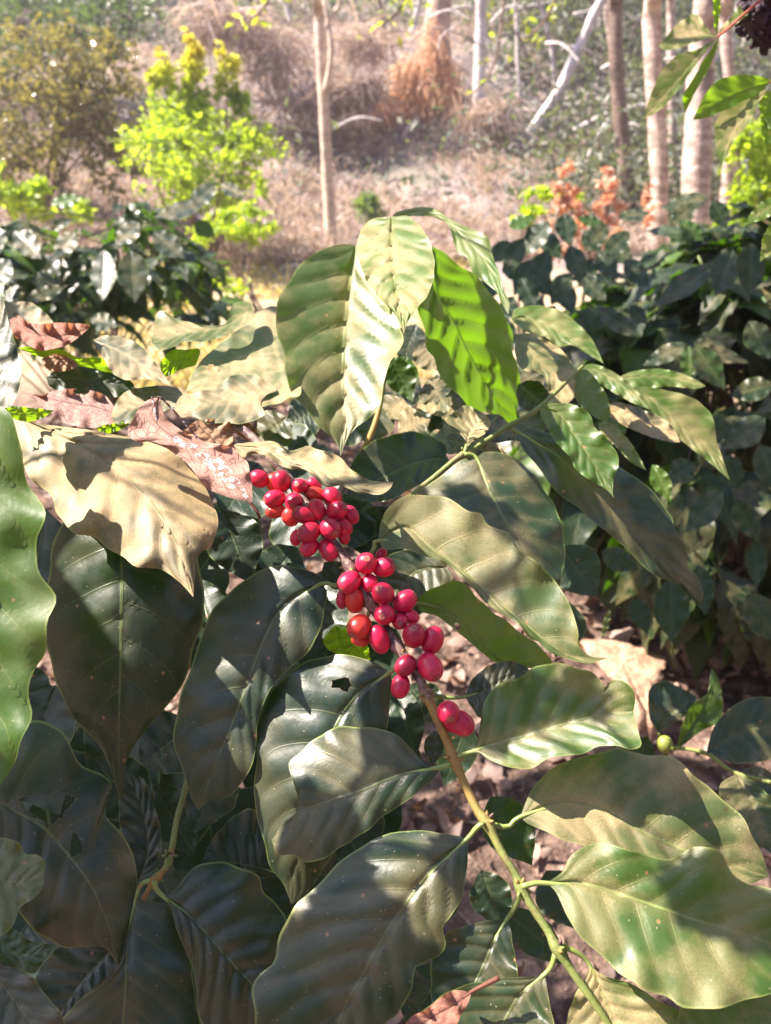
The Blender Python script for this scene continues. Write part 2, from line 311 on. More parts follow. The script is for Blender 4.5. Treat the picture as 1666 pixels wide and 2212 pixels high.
def stem(parent, name, path, rads, wood=0., nodes=(), k=10, label=None, res=60):
    """path: (px, py, depth) points; nodes: swollen joints with bract scales"""
    p3 = cr([P(*q) for q in path], res); rr = np.interp(np.linspace(0, 1, res), np.linspace(0, 1, len(rads)), rads)
    w = np.interp(np.linspace(0, 1, res), np.linspace(0, 1, len(wood)), wood) if not np.isscalar(wood) else np.full(res, wood)
    for nd in nodes:
        c = P(*nd[:3]); dist = np.linalg.norm(p3-c, axis=1); rr = rr*(1+.55*np.exp(-(dist/.0042)**2))
    mb = MB(); tube(mb, p3, rr, k, bump=.10, wood=w)
    for nd in nodes:
        c = P(*nd[:3]); rs = np.random.RandomState(int(nd[0])); r0 = rr[np.argmin(np.linalg.norm(p3-c, axis=1))]
        for q in range(7):      # small dry bracts and flower-bud stubs round the joint
            dr = nrm(rs.normal(size=3)); a = c+dr*r0*.8; tube(mb, [a, a+dr*.0016+np.array((0, -.0005, .0004)), a+dr*.0032], [.0011, .0010, .0003], 5, wood=rs.choice([.05, .9, .4]))
    o = mb.build(name, M_STEM, parent)
    if label: o['label'] = label
    return o
# ------------------------------------------------------------------ the near coffee bush
bush = empty('coffee_bush', P(700, 2300, .75)*np.array((1, 1, 0)), 'nearest coffee bush, dusty broad leaves around a branch of red coffee cherries', 'coffee bush', 'coffee bushes')
SP = [(505, 915, .500), (545, 945, .492), (620, 1030, .478), (680, 1120, .463), (710, 1161, .459), (735, 1191, .456), (757, 1228, .453), (800, 1301, .447), (833, 1356, .442), (858, 1396, .438), (898, 1451, .432), (918, 1491, .428), (948, 1561, .420), (968, 1606, .416), (983, 1646, .412), (1028, 1744, .402), (1053, 1779, .398), (1083, 1839, .392), (1113, 1889, .387), (1128, 1924, .384), (1153, 1964, .380), (1183, 2009, .376), (1203, 2049, .372), (1233, 2094, .369), (1268, 2144, .365), (1303, 2194, .362), (1350, 2270, .358)]
SPA = np.array(SP)
def sd(y): return float(np.interp(y, SPA[:, 1], SPA[:, 2]))
F = stem(bush, 'branch', SP, [.0028, .0029, .0030, .0029, .0027, .0026, .0025, .0022, .0021, .0020, .0019, .0018], [1, 1, 1, 1, 1, .95, .8, .42, .36, .26, .15, .05, .0], [(757, 1228, .453), (800, 1310, .446), (858, 1396, .438), (925, 1500, .427), (980, 1640, .412), (1052, 1776, .398), (1126, 1918, .384), (1203, 2049, .372)], res=150, label='woody fruiting branch turning green towards its tip')
U = stem(bush, 'branch', [(690, 1130, .50), (760, 1020, .56), (815, 900, .60), (835, 760, .625), (846, 600, .635), (848, 480, .635)], [.0026, .0024, .0022, .002, .0016], [.9, .6, .3, .1, 0.], label='upright leafy shoot')
Lb = stem(bush, 'branch', [(240, 1500, .60), (120, 1250, .58), (30, 1050, .55), (-20, 900, .52), (-60, 800, .50)], [.003, .0026, .0022], [1, .8, .4])
B = stem(bush, 'branch', [(420, 1640, .56), (385, 1760, .52), (372, 1830, .475), (362, 1868, .455), (345, 1890, .442), (333, 1902, .436), (300, 1960, .46)], [.0022, .0021, .002, .0019, .0018, .0016, .0012], [.05, .08, .12, .15, .25, .6, .7], [(333, 1902, .437), (368, 1850, .46)])
S = stem(bush, 'branch', [(840, 1120, .52), (899, 1063, .520), (939, 1031, .522), (984, 993, .524), (1004, 981, .525), (1042, 958, .530), (1094, 923, .537), (1165, 880, .55), (1260, 790, .60), (1110, 690, .67)][:9], [.0022, .002, .0018, .0016, .0014], [.3, .12, .1, .06, .02], [(1004, 981, .525)])
# (parent, midrib, edge, edge, base depth, options) all in photograph pixels at 1666 wide
leaf(Lb, '-40,860 -75,1060 -90,1300 -70,1550 -15,1730', '-120,960 -200,1150 -210,1350 -170,1560 -70,1700', '20,892 45,960 60,1040 95,1110 80,1170 85,1230 122,1285 100,1340 100,1400 75,1450 65,1500 68,1550 45,1600 30,1650 5,1690', .425, .20, -.1, .14, .12, curl=-.1, tr=.22, fold=.0, q=.0028, wave=.0025, label='bright green quilted leaf')
leaf(Lb, '25,893 110,932 200,975 290,1045 370,1150 418,1290', '50,908 120,920 200,930 285,945 350,965 400,1000 440,1045 465,1100 468,1140 456,1184 436,1192 424,1215 421,1250', '27,940 45,985 65,1030 110,1075 121,1106 140,1130 165,1150 200,1161 235,1188 270,1206 300,1224 350,1231 392,1262', .50, .72, .0, .98, .9, droop=.15, curl=-.2, tr=.10, fold=-.06, q=.0022, wave=.0022, label='broad leaf caked in golden dust')
leaf(Lb, '252,1095 262,1196 263,1310 260,1450 257,1580 262,1728', '170,1105 122,1156 100,1256 97,1356 107,1431 130,1496 165,1556 215,1611 237,1656 250,1700', '360,1130 430,1206 440,1326 420,1386 414,1436 385,1496 345,1541 290,1611 272,1655 266,1700', .475, .36, .04, .08, 1., droop=.30, curl=-.35, tr=.05, fold=.05, q=.0020)
leaf(F, '690,1263 650,1281 600,1326 565,1396 535,1476 500,1571 465,1650 430,1750', '695,1249 665,1231 615,1221 565,1231 530,1256 500,1276 465,1306 440,1356 425,1416 400,1471 385,1516 378,1571 378,1616 393,1656 403,1689 416,1730', '706,1276 700,1331 690,1366 665,1406 635,1436 595,1476 570,1516 556,1566 552,1631 535,1669 498,1719 460,1726', .458, .40, -.02, .12, 1., droop=.22, curl=-.3, tr=.05, pet='745,1258 727,1266', fold=.2, holes=[(556, 1346, 6, 9), (550, 1680, 9, 12)], q=.0024)
leaf(F, '843,1452 795,1481 760,1516 725,1571 680,1680 645,1790 630,1954', '830,1444 800,1426 750,1416 710,1418 665,1426 625,1451 595,1481 575,1521 555,1566 553,1616 550,1709 555,1759 570,1819 582,1869 612,1909', '848,1480 840,1530 835,1580 805,1660 755,1760 710,1860 670,1920', .438, .36, .0, .12, 1., droop=.22, curl=-.3, tr=.06, pet='870,1440', fold=.06, holes=[(740, 1478, 22, 14), (795, 1520, 4, 3)], q=.0026, label='dark leaf with an insect hole')
leaf(F, '955,1657 898,1664 833,1686 780,1709 700,1734 645,1756 587,1815', '928,1655 893,1621 863,1594 833,1577 780,1568 735,1571 690,1591 655,1616 625,1646 634,1690 646,1732 640,1756 612,1778', '930,1688 898,1714 863,1741 833,1761 795,1792 765,1811 735,1834 700,1854 665,1861 635,1849 600,1847', .411, .42, .05, .22, .95, droop=.22, curl=-.35, tr=.10, pet='975,1650', fold=.22, wave=.0014)
leaf(F, '1008,1814 948,1864 888,1939 833,2019 790,2095 740,2190 690,2330', '998,1807 948,1800 908,1794 863,1796 833,1802 790,1819 725,1874 670,1929 630,1959 607,2009 595,2074 565,2104 545,2139 545,2189 555,2240 600,2310', '1011,1829 1008,1879 998,1939 978,1979 955,2004 963,2039 948,2064 903,2089 888,2139 858,2189 833,2210 780,2290', .398, .50, .0, .22, .95, droop=.25, curl=-.3, tr=.09, pet='1048,1776 1030,1788', fold=.2, q=.0030, label='large grey-green leaf across the bottom')
leaf(F, '998,1631 1033,1616 1133,1591 1233,1561 1308,1543 1368,1537', '1030,1606 1038,1556 1053,1506 1083,1476 1123,1461 1158,1441 1203,1434 1248,1441 1278,1451 1298,1471 1308,1487 1313,1476 1338,1468 1363,1481 1373,1506', '1033,1625 1058,1643 1113,1659 1153,1658 1193,1636 1233,1631 1263,1626 1298,1613 1333,1611 1358,1618 1383,1611 1384,1596', .412, .50, -.30, .42, .45, tr=.22, pet='980,1640', fold=.34, wave=.002, label='leaf with a notched edge, its lower half in sun')
leaf(F, '1125,1764 1193,1735 1248,1733 1313,1754 1383,1794 1448,1824 1520,1850 1660,1893', '1135,1734 1153,1699 1183,1669 1213,1651 1248,1636 1293,1626 1333,1613 1363,1626 1398,1634 1433,1631 1473,1646 1498,1669 1533,1704 1573,1739 1608,1769 1628,1809 1648,1849', '1138,1778 1173,1794 1213,1811 1263,1829 1310,1862 1400,1905 1520,1920 1610,1912', .404, .48, -.18, .66, .6, droop=.15, curl=-.2, tr=.15, pet='1060,1780 1098,1786', fold=.22, q=.0018, label='leaf powdered with ochre dust')
leaf(F, '1178,1908 1213,1905 1258,1907 1333,1929 1423,1959 1508,1989 1583,2009 1666,2039 1770,2078', '1195,1898 1218,1879 1233,1849 1263,1827 1298,1819 1333,1826 1368,1841 1408,1851 1443,1856 1473,1844 1498,1827 1528,1826 1553,1839 1568,1864 1583,1889 1618,1912 1655,1914 1710,1935 1755,2010', '1196,1920 1213,1949 1228,1984 1253,2024 1283,2054 1318,2079 1343,2104 1373,2124 1403,2144 1443,2159 1478,2174 1560,2175 1680,2140', .379, .55, -.14, .42, .4, droop=.12, curl=-.2, tr=.2, pet='1126,1916 1150,1909', fold=.40, q=.0018, wave=.0022, label='large leaf half in sun and half in shade')
leaf(F, '1500,2330 1560,2255 1630,2185 1750,2105', '1462,2290 1462,2225 1478,2164 1503,2129 1533,2104 1573,2099 1593,2093 1598,2074 1623,2062 1680,2054 1730,2068', '1560,2330 1650,2280 1730,2190', .345, .55, .05, .6, .5, tr=.22)
leaf(F, '1093,1989 1073,2019 1048,2079 1020,2140 985,2240', '1083,1986 1048,1989 998,2004 968,2012 935,2060 930,2130 945,2200', '1103,2004 1109,2049 1118,2094 1118,2130 1070,2200 1020,2240', .389, .40, .0, .2, 1., tr=.08, pet='1126,1925 1117,1950 1105,1972')
leaf(F, '1178,2104 1143,2129 1113,2164 1088,2209 1060,2260 1020,2360', '1153,2109 1083,2114 1023,2124 978,2139 933,2164 900,2200 890,2270 940,2340', '1180,2124 1188,2169 1197,2212 1190,2290 1110,2350', .373, .48, .0, .3, .9, tr=.1, pet='1200,2060 1193,2084', fold=.07)
leaf(F, '1270,2078 1283,2099 1298,2139 1318,2189 1370,2330', '1293,2100 1323,2114 1363,2124 1398,2144 1433,2169 1473,2189 1500,2250 1450,2310', '1268,2105 1240,2155 1224,2212 1240,2280 1300,2330', .373, .48, .0, .7, .5, tr=.2, pet='1210,2045 1240,2054')
leaf(B, '345,1929 380,1954 425,1994 475,2049 515,2094 547,2129 605,2220', '370,1929 400,1894 430,1869 480,1864 530,1874 560,1894 570,1929 600,1959 620,1979 626,2029 630,2100 625,2170', '368,1962 382,2009 400,2049 415,2089 425,2139 431,2189 437,2215 490,2270 560,2260', .432, .42, .0, .12, 1., droop=.25, curl=-.3, tr=.04, pet='333,1903', fold=.10, q=.0032)
leaf(B, '298,1925 288,1969 277,2019 272,2084 270,2159 266,2212 262,2340', '291,1950 283,1990 268,2035 258,2085 205,2132 152,2180 125,2240 180,2320', '310,1946 370,1957 381,1989 400,2039 415,2099 426,2159 433,2204 410,2290 340,2340', .436, .46, .0, .16, 1., droop=.25, curl=-.35, tr=.04, pet='330,1903 312,1906', fold=.07)
leaf(B, '255,2030 215,2080 165,2140 100,2240', '215,2035 160,2035 120,2050 85,2095 70,2170', '262,2060 256,2100 205,2150 145,2215', .47, .40, .0, .1, 1., tr=.04)
leaf(Lb, '-45,1718 0,1734 35,1754 95,1789 150,1849 195,1909 225,1974 247,2034 262,2105', '-30,1665 20,1600 70,1562 130,1575 170,1640 215,1672 241,1699 228,1739 231,1769 261,1794 281,1824 292,1869 296,1919 286,1969 277,2009 270,2060', '-20,1790 0,1860 25,1930 45,1972 75,2009 115,2039 145,2047 185,2044 225,2048 250,2078', .43, .42, .05, .14, 1., droop=.25, curl=-.3, tr=.03, fold=.04, holes=[(104, 1744, 52, 32), (164, 1829, 14, 24)], q=.0012, label='dark leaf with two large eaten holes', nt=80, ns=45)
leaf(Lb, '-110,1840 -40,1870 20,1905 95,1888', '-90,1790 -30,1800 0,1808 40,1821 57,1844 82,1847 99,1868', '-90,1900 -60,1990 0,2020 30,1994 45,1960 75,1939 94,1910', .365, .45, .0, .25, .55, tr=.14, fold=.0)
leaf(B, '-40,1990 0,2030 45,2062 122,2042', '-20,1985 30,2006 62,2030 95,2038', '-40,2050 0,2082 35,2092 75,2103 95,2074', .41, .42, .0, .15, .7, tr=.08)
leaf(B, '-60,2040 0,2120 60,2200 130,2300', '-20,2065 0,2084 45,2094 76,2116 106,2159 131,2189 150,2240', '-90,2120 -40,2230 40,2300', .40, .50, .0, .2, 1., tr=.04, fold=.12)
leaf(B, '600,1885 550,1874 500,1863 470,1862 435,1868', '600,1860 580,1835 570,1819 557,1760 542,1744 500,1769 465,1804 445,1840', '590,1893 550,1882 500,1872 460,1872', .50, .38, .0, .08, 1., tr=.03, pet='640,1900', fold=.0)
leaf(B, '300,1900 320,1830 305,1740 272,1672', '282,1880 262,1800 256,1730 258,1690', '335,1880 347,1840 346,1784 318,1700 300,1676', .50, .36, .0, .1, 1., tr=.03)
leaf(F, '818,1168 850,1146 883,1140 923,1176 983,1221 1033,1261 1073,1296 1133,1346 1203,1401 1258,1426 1313,1421', '822,1130 838,1098 868,1076 908,1069 953,1070 983,1083 1013,1103 1038,1111 1053,1136 1093,1146 1106,1161 1113,1181 1153,1206 1178,1236 1203,1261 1228,1301 1243,1336 1250,1366 1251,1396 1275,1417', '833,1187 878,1186 923,1203 958,1213 993,1246 1023,1271 1048,1301 1083,1326 1123,1351 1143,1378 1163,1386 1183,1406 1228,1424 1275,1433', .455, .45, -.04, .5, .5, tr=.16, pet='800,1200 810,1180', fold=.30, wave=.0026, q=.0012, label='long wavy leaf with dust along its midrib', nt=72)
leaf(S, '1030,990 1053,1048 1083,1106 1125,1190 1160,1260 1190,1335', '1048,976 1093,980 1128,1003 1163,1033 1183,1068 1203,1106 1218,1146 1221,1196 1214,1236 1206,1280', '998,993 958,1023 928,1048 895,1072 920,1140 1000,1220 1100,1310', .515, .50, .0, .28, .9, droop=.2, curl=-.2, tr=.1, pet='1004,981', fold=.05)
leaf(F, '965,1225 900,1235 830,1300', '965,1210 920,1192 860,1190 820,1225 806,1270', '978,1250 950,1290 900,1330 850,1340', .49, .38, .0, .2, 1., tr=.05)
leaf(F, '903,1303 933,1303 973,1321 1008,1351 1038,1381 1063,1411 1095,1428 1188,1438', '908,1288 933,1271 978,1256 1003,1261 1033,1291 1068,1326 1103,1346 1123,1366 1153,1386 1170,1401 1192,1426', '910,1321 943,1331 978,1356 1013,1386 1043,1411 1073,1431 1113,1441 1150,1443', .462, .30, .25, .35, .25, tr=.38, pet='870,1312', fold=.22, holes=[(989, 1353, 6, 8)])
leaf(F, '1005,1505 1050,1490 1090,1465 1143,1446', '1008,1496 1018,1471 1043,1446 1073,1431 1103,1427 1130,1436', '1020,1530 1043,1553 1080,1535 1125,1490', .44, .40, .0, .2, 1., tr=.05, pet='930,1500 970,1507')
leaf(S, '1118,933 1200,980 1290,1060 1343,1106 1383,1156 1443,1226 1517,1305', '1150,927 1230,950 1300,975 1345,1012 1373,1033 1408,1058 1433,1091 1453,1116 1458,1146 1483,1181 1486,1221 1508,1246 1519,1278', '1128,968 1153,998 1178,1028 1203,1063 1253,1100 1268,1116 1308,1146 1348,1181 1378,1211 1413,1241 1448,1256 1478,1266 1503,1296', .54, .42, .0, .28, .95, droop=.25, curl=-.3, tr=.08, pet='1094,923', fold=.24, q=.0018, label='long dark leaf hanging to the right')
leaf(S, '1168,878 1213,898 1243,943 1278,993 1308,1043 1326,1076', '1193,871 1233,873 1258,883 1278,898 1284,923 1313,948 1333,978 1336,1003 1327,1033 1324,1058', '1168,900 1183,923 1203,958 1233,988 1243,1013 1268,1033 1298,1050 1315,1062', .53, .40, -.05, .22, .2, tr=.28, fold=.08, q=.0015, label='fresh green leaf')
leaf(U, '930,532 948,638 983,698 1008,753 1048,823 1083,878 1122,920', '960,545 998,580 1028,593 1048,618 1073,648 1084,673 1103,708 1110,733 1108,763 1118,793 1124,828 1123,863 1116,893', '890,590 895,640 903,673 918,718 923,753 938,773 948,808 963,833 993,853 1018,883 1058,893 1088,913', .60, .0, 1.1, .05, .65, tr=.38, fold=.02, q=.0026, wave=.0012, label='leaf glowing green against the sun')
leaf(U, '845,468 848,560 858,640 868,690 873,722', '800,475 778,500 773,540 780,580 800,620 825,650 850,675 865,700', '882,468 912,492 930,530 940,565 938,593 923,640 905,662 884,690 876,708', .585, .66, -.35, .65, .05, tr=.4, fold=.05, q=.0034, label='small young leaf at the tip of the shoot')
leaf(U, '846,470 900,457 960,474 1000,510 1035,547 1065,590 1085,635 1098,678', '858,458 908,447 943,452 968,470 1003,488 1033,500 1055,515 1065,553 1079,593 1089,628 1101,655', '870,468 908,467 940,470 968,486 978,515 988,545 1010,557 1022,590 1048,610 1072,630 1084,656', .64, .55, -.2, .3, .1, tr=.34, fold=.05, label='narrow arching young leaf')
leaf(U, '768,530 755,628 747,703 742,778 741,853 744,928 736,985', '745,527 720,531 680,549 650,570 620,610 602,653 597,693 602,738 612,768 620,813 632,848 660,883 685,918 715,943 731,965', '790,540 815,610 845,680 870,724 863,753 843,788 830,820 820,873 800,903 770,923 748,953', .60, .42, -.02, .5, .5, tr=.24, fold=.30, q=.0030, label='broad glossy leaf standing in the middle')
leaf(U, '645,740 610,735 560,752 480,797 402,843', '640,690 605,665 570,667 540,685 500,722 450,763 420,802', '650,840 625,860 590,876 530,874 470,862 430,852', .60, .80, -.1, .7, .7, q=.0004, wave=.0012, tr=.15, fold=.06, holes=[(460, 797, 13, 9)], label='sunlit dusty leaf')
leaf(Lb, '545,665 490,700 420,715 328,740', '530,652 505,656 492,685 488,698 465,704 420,698 380,688 350,671 333,698', '548,690 510,715 480,728 440,738 400,739 350,757', .62, .72, .0, .65, .5, q=.0004, wave=.0012, tr=.3, fold=.1)
leaf(Lb, '425,785 400,775 345,790', '432,755 400,755 370,757 352,775', '420,790 390,799 355,814', .585, .05, .7, .0, .05, tr=.6, q=.001, label='leaf edge lit bright green from behind')
leaf(Lb, '200,735 270,765 320,800 372,834', '230,724 280,733 310,753 340,788 362,822', '225,775 245,808 280,821 320,819', .57, .74, .0, .6, 1., q=.0004, wave=.0012, tr=.12, fold=.03)
leaf(Lb, '38,752 110,770 180,790 252,812', '75,747 125,752 170,772 215,772 240,795', '85,770 125,780 190,800 225,806', .545, .05, .7, .0, .05, tr=.6, fold=0., q=.0008, label='rolled leaf edge lit bright green')
leaf(Lb, '100,815 180,820 290,830', '120,800 165,790 250,808 275,818', '115,840 200,856 280,854', .56, .10, .0, .1, .95, tr=.12)
leaf(Lb, '405,845 340,860 240,895', '375,836 350,833 310,836 280,843 258,858', '395,870 360,885 320,905 280,915 250,915', .54, .72, .0, .6, .95, q=.0004, wave=.0012, tr=.1)
leaf(Lb, '598,845 540,855 470,868 376,884', '590,832 570,822 545,808 500,812 465,837 420,848 390,856', '575,854 566,873 571,898 527,914 475,914 450,915 415,899 393,902', .525, .72, .0, .75, .9, q=.0004, wave=.0012, tr=.1, fold=.03, label='leaf speckled with dust and frass')
leaf(Lb, '-40,700 -5,760 15,810 22,880', '0,636 12,668 22,703 36,753 46,803 41,838 30,870', '-60,760 -40,840 -10,880', .47, .36, -.1, .25, 1., tr=.05, q=.0003, wave=.001)
leaf(Lb, '-20,884 45,893 118,887', '0,874 45,879 80,882', '0,895 50,910 85,906', .47, .1, .7, .05, .1, tr=.5, q=.001)
leaf(Lb, '205,925 245,922 285,912', '225,918 260,913', '230,936 265,926', .50, .1, .7, .05, .1, tr=.5, q=.0005)
leaf(F, '505,962 560,968 630,992 700,1020 770,1048 850,1041', '512,958 550,955 590,953 625,973 650,968 666,962 685,970 715,978 740,993 757,1013 780,1026 800,1038 830,1041', '525,988 545,980 575,985 600,1003 630,1013 660,1015 685,1038 705,1053 735,1049 775,1064 820,1068 842,1056', .452, .80, .0, .92, .8, tr=.12, fold=-.10, wave=.003, label='leaf arched over the top cherries')
leaf(S, '965,985 900,1000 830,1030 750,1075', '960,960 928,940 883,933 833,943 790,965 760,1000', '968,1000 933,1030 883,1060 820,1085', .56, .45, .0, .12, 1., tr=.03, q=.001)
leaf(S, '1006,970 1014,938 1044,893', '1003,948 984,928 962,908 979,891 1007,876 1030,884', '1022,953 1050,934 1060,910', .522, .70, .0, .9, .7, tr=.15, pet='1004,981', fold=.25, q=.0025)
leaf(U, '1105,690 1133,685 1180,700 1230,730 1265,757 1304,785', '1112,668 1140,661 1175,661 1213,673 1253,703 1283,740', '1120,705 1150,722 1180,730 1208,749 1235,745 1258,758 1284,774', .68, .62, .0, .45, .1, tr=.3, fold=-.05, q=.0020, nt=40, ns=21)
leaf(S, '1114,722 1160,775 1200,820 1225,875', '1153,722 1203,748 1233,778 1244,818 1239,855', '1113,763 1123,793 1150,805 1178,815 1190,860', .66, .68, .1, .85, .5, tr=.2, fold=.0, nt=40, ns=21)
leaf(S, '1248,800 1268,840 1290,875 1312,910', '1270,800 1300,835 1315,865 1318,895', '1238,830 1245,865 1270,890 1295,906', .62, .40, .1, .25, .2, tr=.25, nt=40, ns=21)
leaf(S, '1256,792 1300,805 1350,838 1408,884', '1280,786 1320,800 1360,830 1392,862', '1268,812 1310,838 1350,862 1385,878', .64, .60, .0, .4, .25, tr=.2, fold=-.25, q=.002, nt=40, ns=21)
leaf(S, '1333,818 1380,812 1440,814 1525,834', '1355,806 1400,797 1450,800 1500,818', '1355,835 1400,838 1450,835 1500,840', .70, .55, .0, .5, .15, tr=.3, fold=-.2, q=.0018, nt=40, ns=21)
leaf(S, '1372,835 1432,883 1498,943 1543,983 1577,1038', '1410,838 1470,850 1520,875 1541,905 1548,950 1565,1000', '1385,868 1420,905 1470,950 1515,985 1555,1018', .68, .45, .1, .5, .25, tr=.3, fold=-.12, q=.0018, nt=40, ns=21, label='long leaf with a patch lit from behind')
leaf(S, '1310,885 1360,900 1420,925 1470,955', '1330,868 1375,880 1425,900 1455,925', '1315,900 1360,925 1410,945 1450,955', .665, .60, .0, .8, 1., tr=.1, nt=40, ns=21)
leaf(S, '1292,912 1325,945 1360,980 1396,1015', '1310,908 1345,935 1375,975', '1298,935 1330,965 1365,1000', .60, .45, .1, .6, .3, tr=.25, nt=40, ns=21)
sleaf(S, (1410, 1003), (1450, 1085), 42, .80, k=.35, age=.1, tr=.35, q=.0018, dust=.2)
sleaf(S, (1120, 830), (1185, 885), 70, .64, k=.5, age=1., dust=.5, tr=.05)
sleaf(S, (960, 945), (1100, 985), 60, .575, k=.6, age=1., dust=.7, tr=.05)
sleaf(S, (1030, 905), (1115, 950), 60, .56, k=.6, age=1., dust=.5, tr=.05)
for b_, t_, w_, d_, k_, du, ag in [((870, 860), (840, 905), 60, .66, .6, .8, .9), ((925, 820), (960, 870), 60, .68, .6, .5, 1.), ((860, 930), (930, 905), 60, .63, .65, .8, 1.), ((975, 850), (900, 880), 55, .67, .65, .85, .8), ((880, 770), (850, 845), 55, .67, .2, .1, .4), ((1010, 940), (930, 960), 50, .60, .7, .8, 1.), ((820, 870), (790, 960), 70, .66, .5, .4, 1.), ((1130, 900), (1160, 960), 60, .62, .5, .4, 1.)]:
    sleaf(U, b_, t_, w_*1.35, d_, k=k_, dust=du*.8, age=ag, tr=.12, fold=.03, q=.0005, wave=.001)
sleaf(Lb, (0, 670), (130, 720), 80, .72, k=.7, dust=.6, age=1.); sleaf(Lb, (40, 660), (-40, 620), 60, .8, k=.6, dust=.4, age=1.)
for b_, t_, w_, d_, k_, du, ag in [((842, 770), (893, 868), 64, .64, .1, .05, .6), ((905, 735), (960, 800), 80, .70, .5, .5, 1.), ((900, 800), (820, 885), 100, .72, .5, .4, 1.), ((930, 860), (1020, 920), 110, .70, .55, .6, 1.), ((880, 900), (960, 960), 100, .68, .4, .1, 1.), ((1000, 820), (930, 880), 90, .74, .5, .3, 1.), ((1060, 900), (1000, 860), 80, .72, .5, .6, .9), ((720, 900), (820, 930), 100, .70, .5, .3, 1.), ((690, 880), (620, 920), 90, .68, .5, .2, 1.), ((900, 700), (870, 790), 80, .78, .3, .1, 1.), ((1110, 780), (1170, 850), 100, .78, .4, .3, 1.), ((620, 900), (560, 960), 90, .64, .5, .3, 1.), ((1210, 1180), (1290, 1290), 110, .74, .3, .05, 1.), ((1230, 1300), (1200, 1420), 100, .78, .3, .05, 1.), ((880, 1480), (960, 1560), 90, .66, .3, .05, 1.), ((1010, 1560), (960, 1700), 90, .70, .3, .05, 1.), ((1180, 1880), (1250, 2010), 110, .62, .3, .05, 1.), ((1040, 1880), (1090, 2010), 90, .60, .3, .05, 1.)]:
    sleaf(S if b_[1] < 1300 else F, b_, t_, w_, d_, k=k_, dust=du, age=ag, tr=.1, fold=.06, q=.0012, wave=.0015)
# filler leaves deep in the bush, the farthest given a duller material to deepen shade
rs = np.random.RandomState(5)
for (x0, y0, x1, y1, w_, d_) in [(480, 1100, 540, 1260, 120, .53), (560, 1120, 450, 1230, 110, .56), (640, 1180, 560, 1290, 110, .58), (700, 1230, 690, 1420, 120, .56), (330, 1690, 420, 1850, 110, .62), (480, 1640, 420, 1800, 120, .60), (120, 1480, 60, 1680, 140, .56), (200, 1640, 330, 1780, 150, .60), (540, 1900, 700, 2080, 160, .52), (640, 1880, 760, 1900, 120, .53), (60, 2000, 190, 2130, 150, .56), (720, 1870, 800, 1960, 100, .56), (760, 1560, 700, 1700, 130, .60), (860, 1560, 830, 1720, 120, .62), (430, 1250, 470, 1430, 120, .58), (760, 1180, 900, 1120, 130, .57), (800, 1080, 700, 1180, 120, .59), (850, 1480, 900, 1640, 90, .62), (100, 1100, 60, 1330, 160, .55), (690, 1000, 560, 940, 120, .62), (960, 2080, 880, 2230, 130, .48), (400, 2010, 470, 2230, 150, .55), (1030, 1140, 870, 1080, 120, .60), (20, 1560, 130, 1760, 170, .66), (330, 1480, 200, 1700, 190, .70), (380, 1880, 520, 1700, 180, .70), (600, 1700, 480, 1900, 190, .72), (700, 1700, 800, 1900, 170, .70), (520, 1400, 640, 1600, 180, .72), (160, 1850, 20, 2050, 180, .66), (330, 2050, 200, 2200, 180, .62), (560, 2050, 420, 1950, 180, .66), (660, 2000, 820, 1860, 180, .66), (760, 1450, 840, 1620, 140, .70), (80, 1350, 200, 1200, 160, .68), (470, 1180, 350, 1350, 160, .70), (600, 1080, 720, 1200, 150, .72), (850, 1700, 760, 1850, 120, .72), (900, 2020, 980, 1850, 110, .60), (420, 1560, 300, 1660, 150, .66), (30, 1420, 30, 1560, 160, .58), (80, 1600, 130, 1930, 360, .86), (40, 1650, 240, 1800, 260, .95), (260, 1560, 180, 1780, 240, .9), (330, 1640, 420, 1830, 220, .9), (770, 1400, 720, 1580, 200, .80), (60, 1480, 150, 1640, 150, .72), (-20, 1600, 60, 1760, 180, .75), (250, 1350, 140, 1500, 180, .75), (500, 1300, 420, 1460, 160, .78), (300, 1800, 380, 1960, 180, .75), (480, 1900, 600, 1780, 160, .78), (640, 1600, 540, 1740, 180, .78), (200, 2100, 330, 1960, 170, .7), (420, 2150, 540, 2020, 160, .7), (640, 2050, 540, 2180, 170, .68), (720, 1760, 860, 1640, 170, .8), (660, 1220, 540, 1340, 160, .8), (860, 1360, 760, 1460, 150, .78), (640, 1340, 740, 1460, 150, .76), (420, 1200, 520, 1100, 160, .76), (560, 1000, 480, 1120, 160, .78), (700, 960, 640, 1100, 150, .76)]:
    sleaf(rs.choice([B, Lb]) if x0 < 640 else F, (x0, y0), (x1, y1), w_, d_, k=.30+rs.uniform(0, .3) if d_ < .6 else rs.uniform(.3, .65), nx=rs.uniform(-.25, .25), dust=.02, age=1., tr=.05, **({} if d_ < .6 else {'mats': M_LEAF2}))
sleaf(F, (725, 1352), (745, 1420), 70, .50, k=.1, nx=.5, dust=0., age=0., tr=.65, label='leaf lit bright green from behind')
sleaf(F, (745, 1380), (800, 1430), 55, .51, k=.1, nx=.5, dust=0., age=0., tr=.65)
sleaf(F, (940, 1578), (935, 1655), 42, .45, k=.3, dust=.1, age=1., tr=.05)
sleaf(F, (700, 1215), (760, 1275), 60, .475, k=.3, dust=.05, age=1., tr=.1)
sleaf(F, (1060, 1720), (1150, 1870), 110, .50, k=.4, dust=.05, age=.9, tr=.2)
sleaf(F, (1080, 1960), (1240, 2090), 80, .50, k=.4, dust=.05, age=.95, tr=.1)
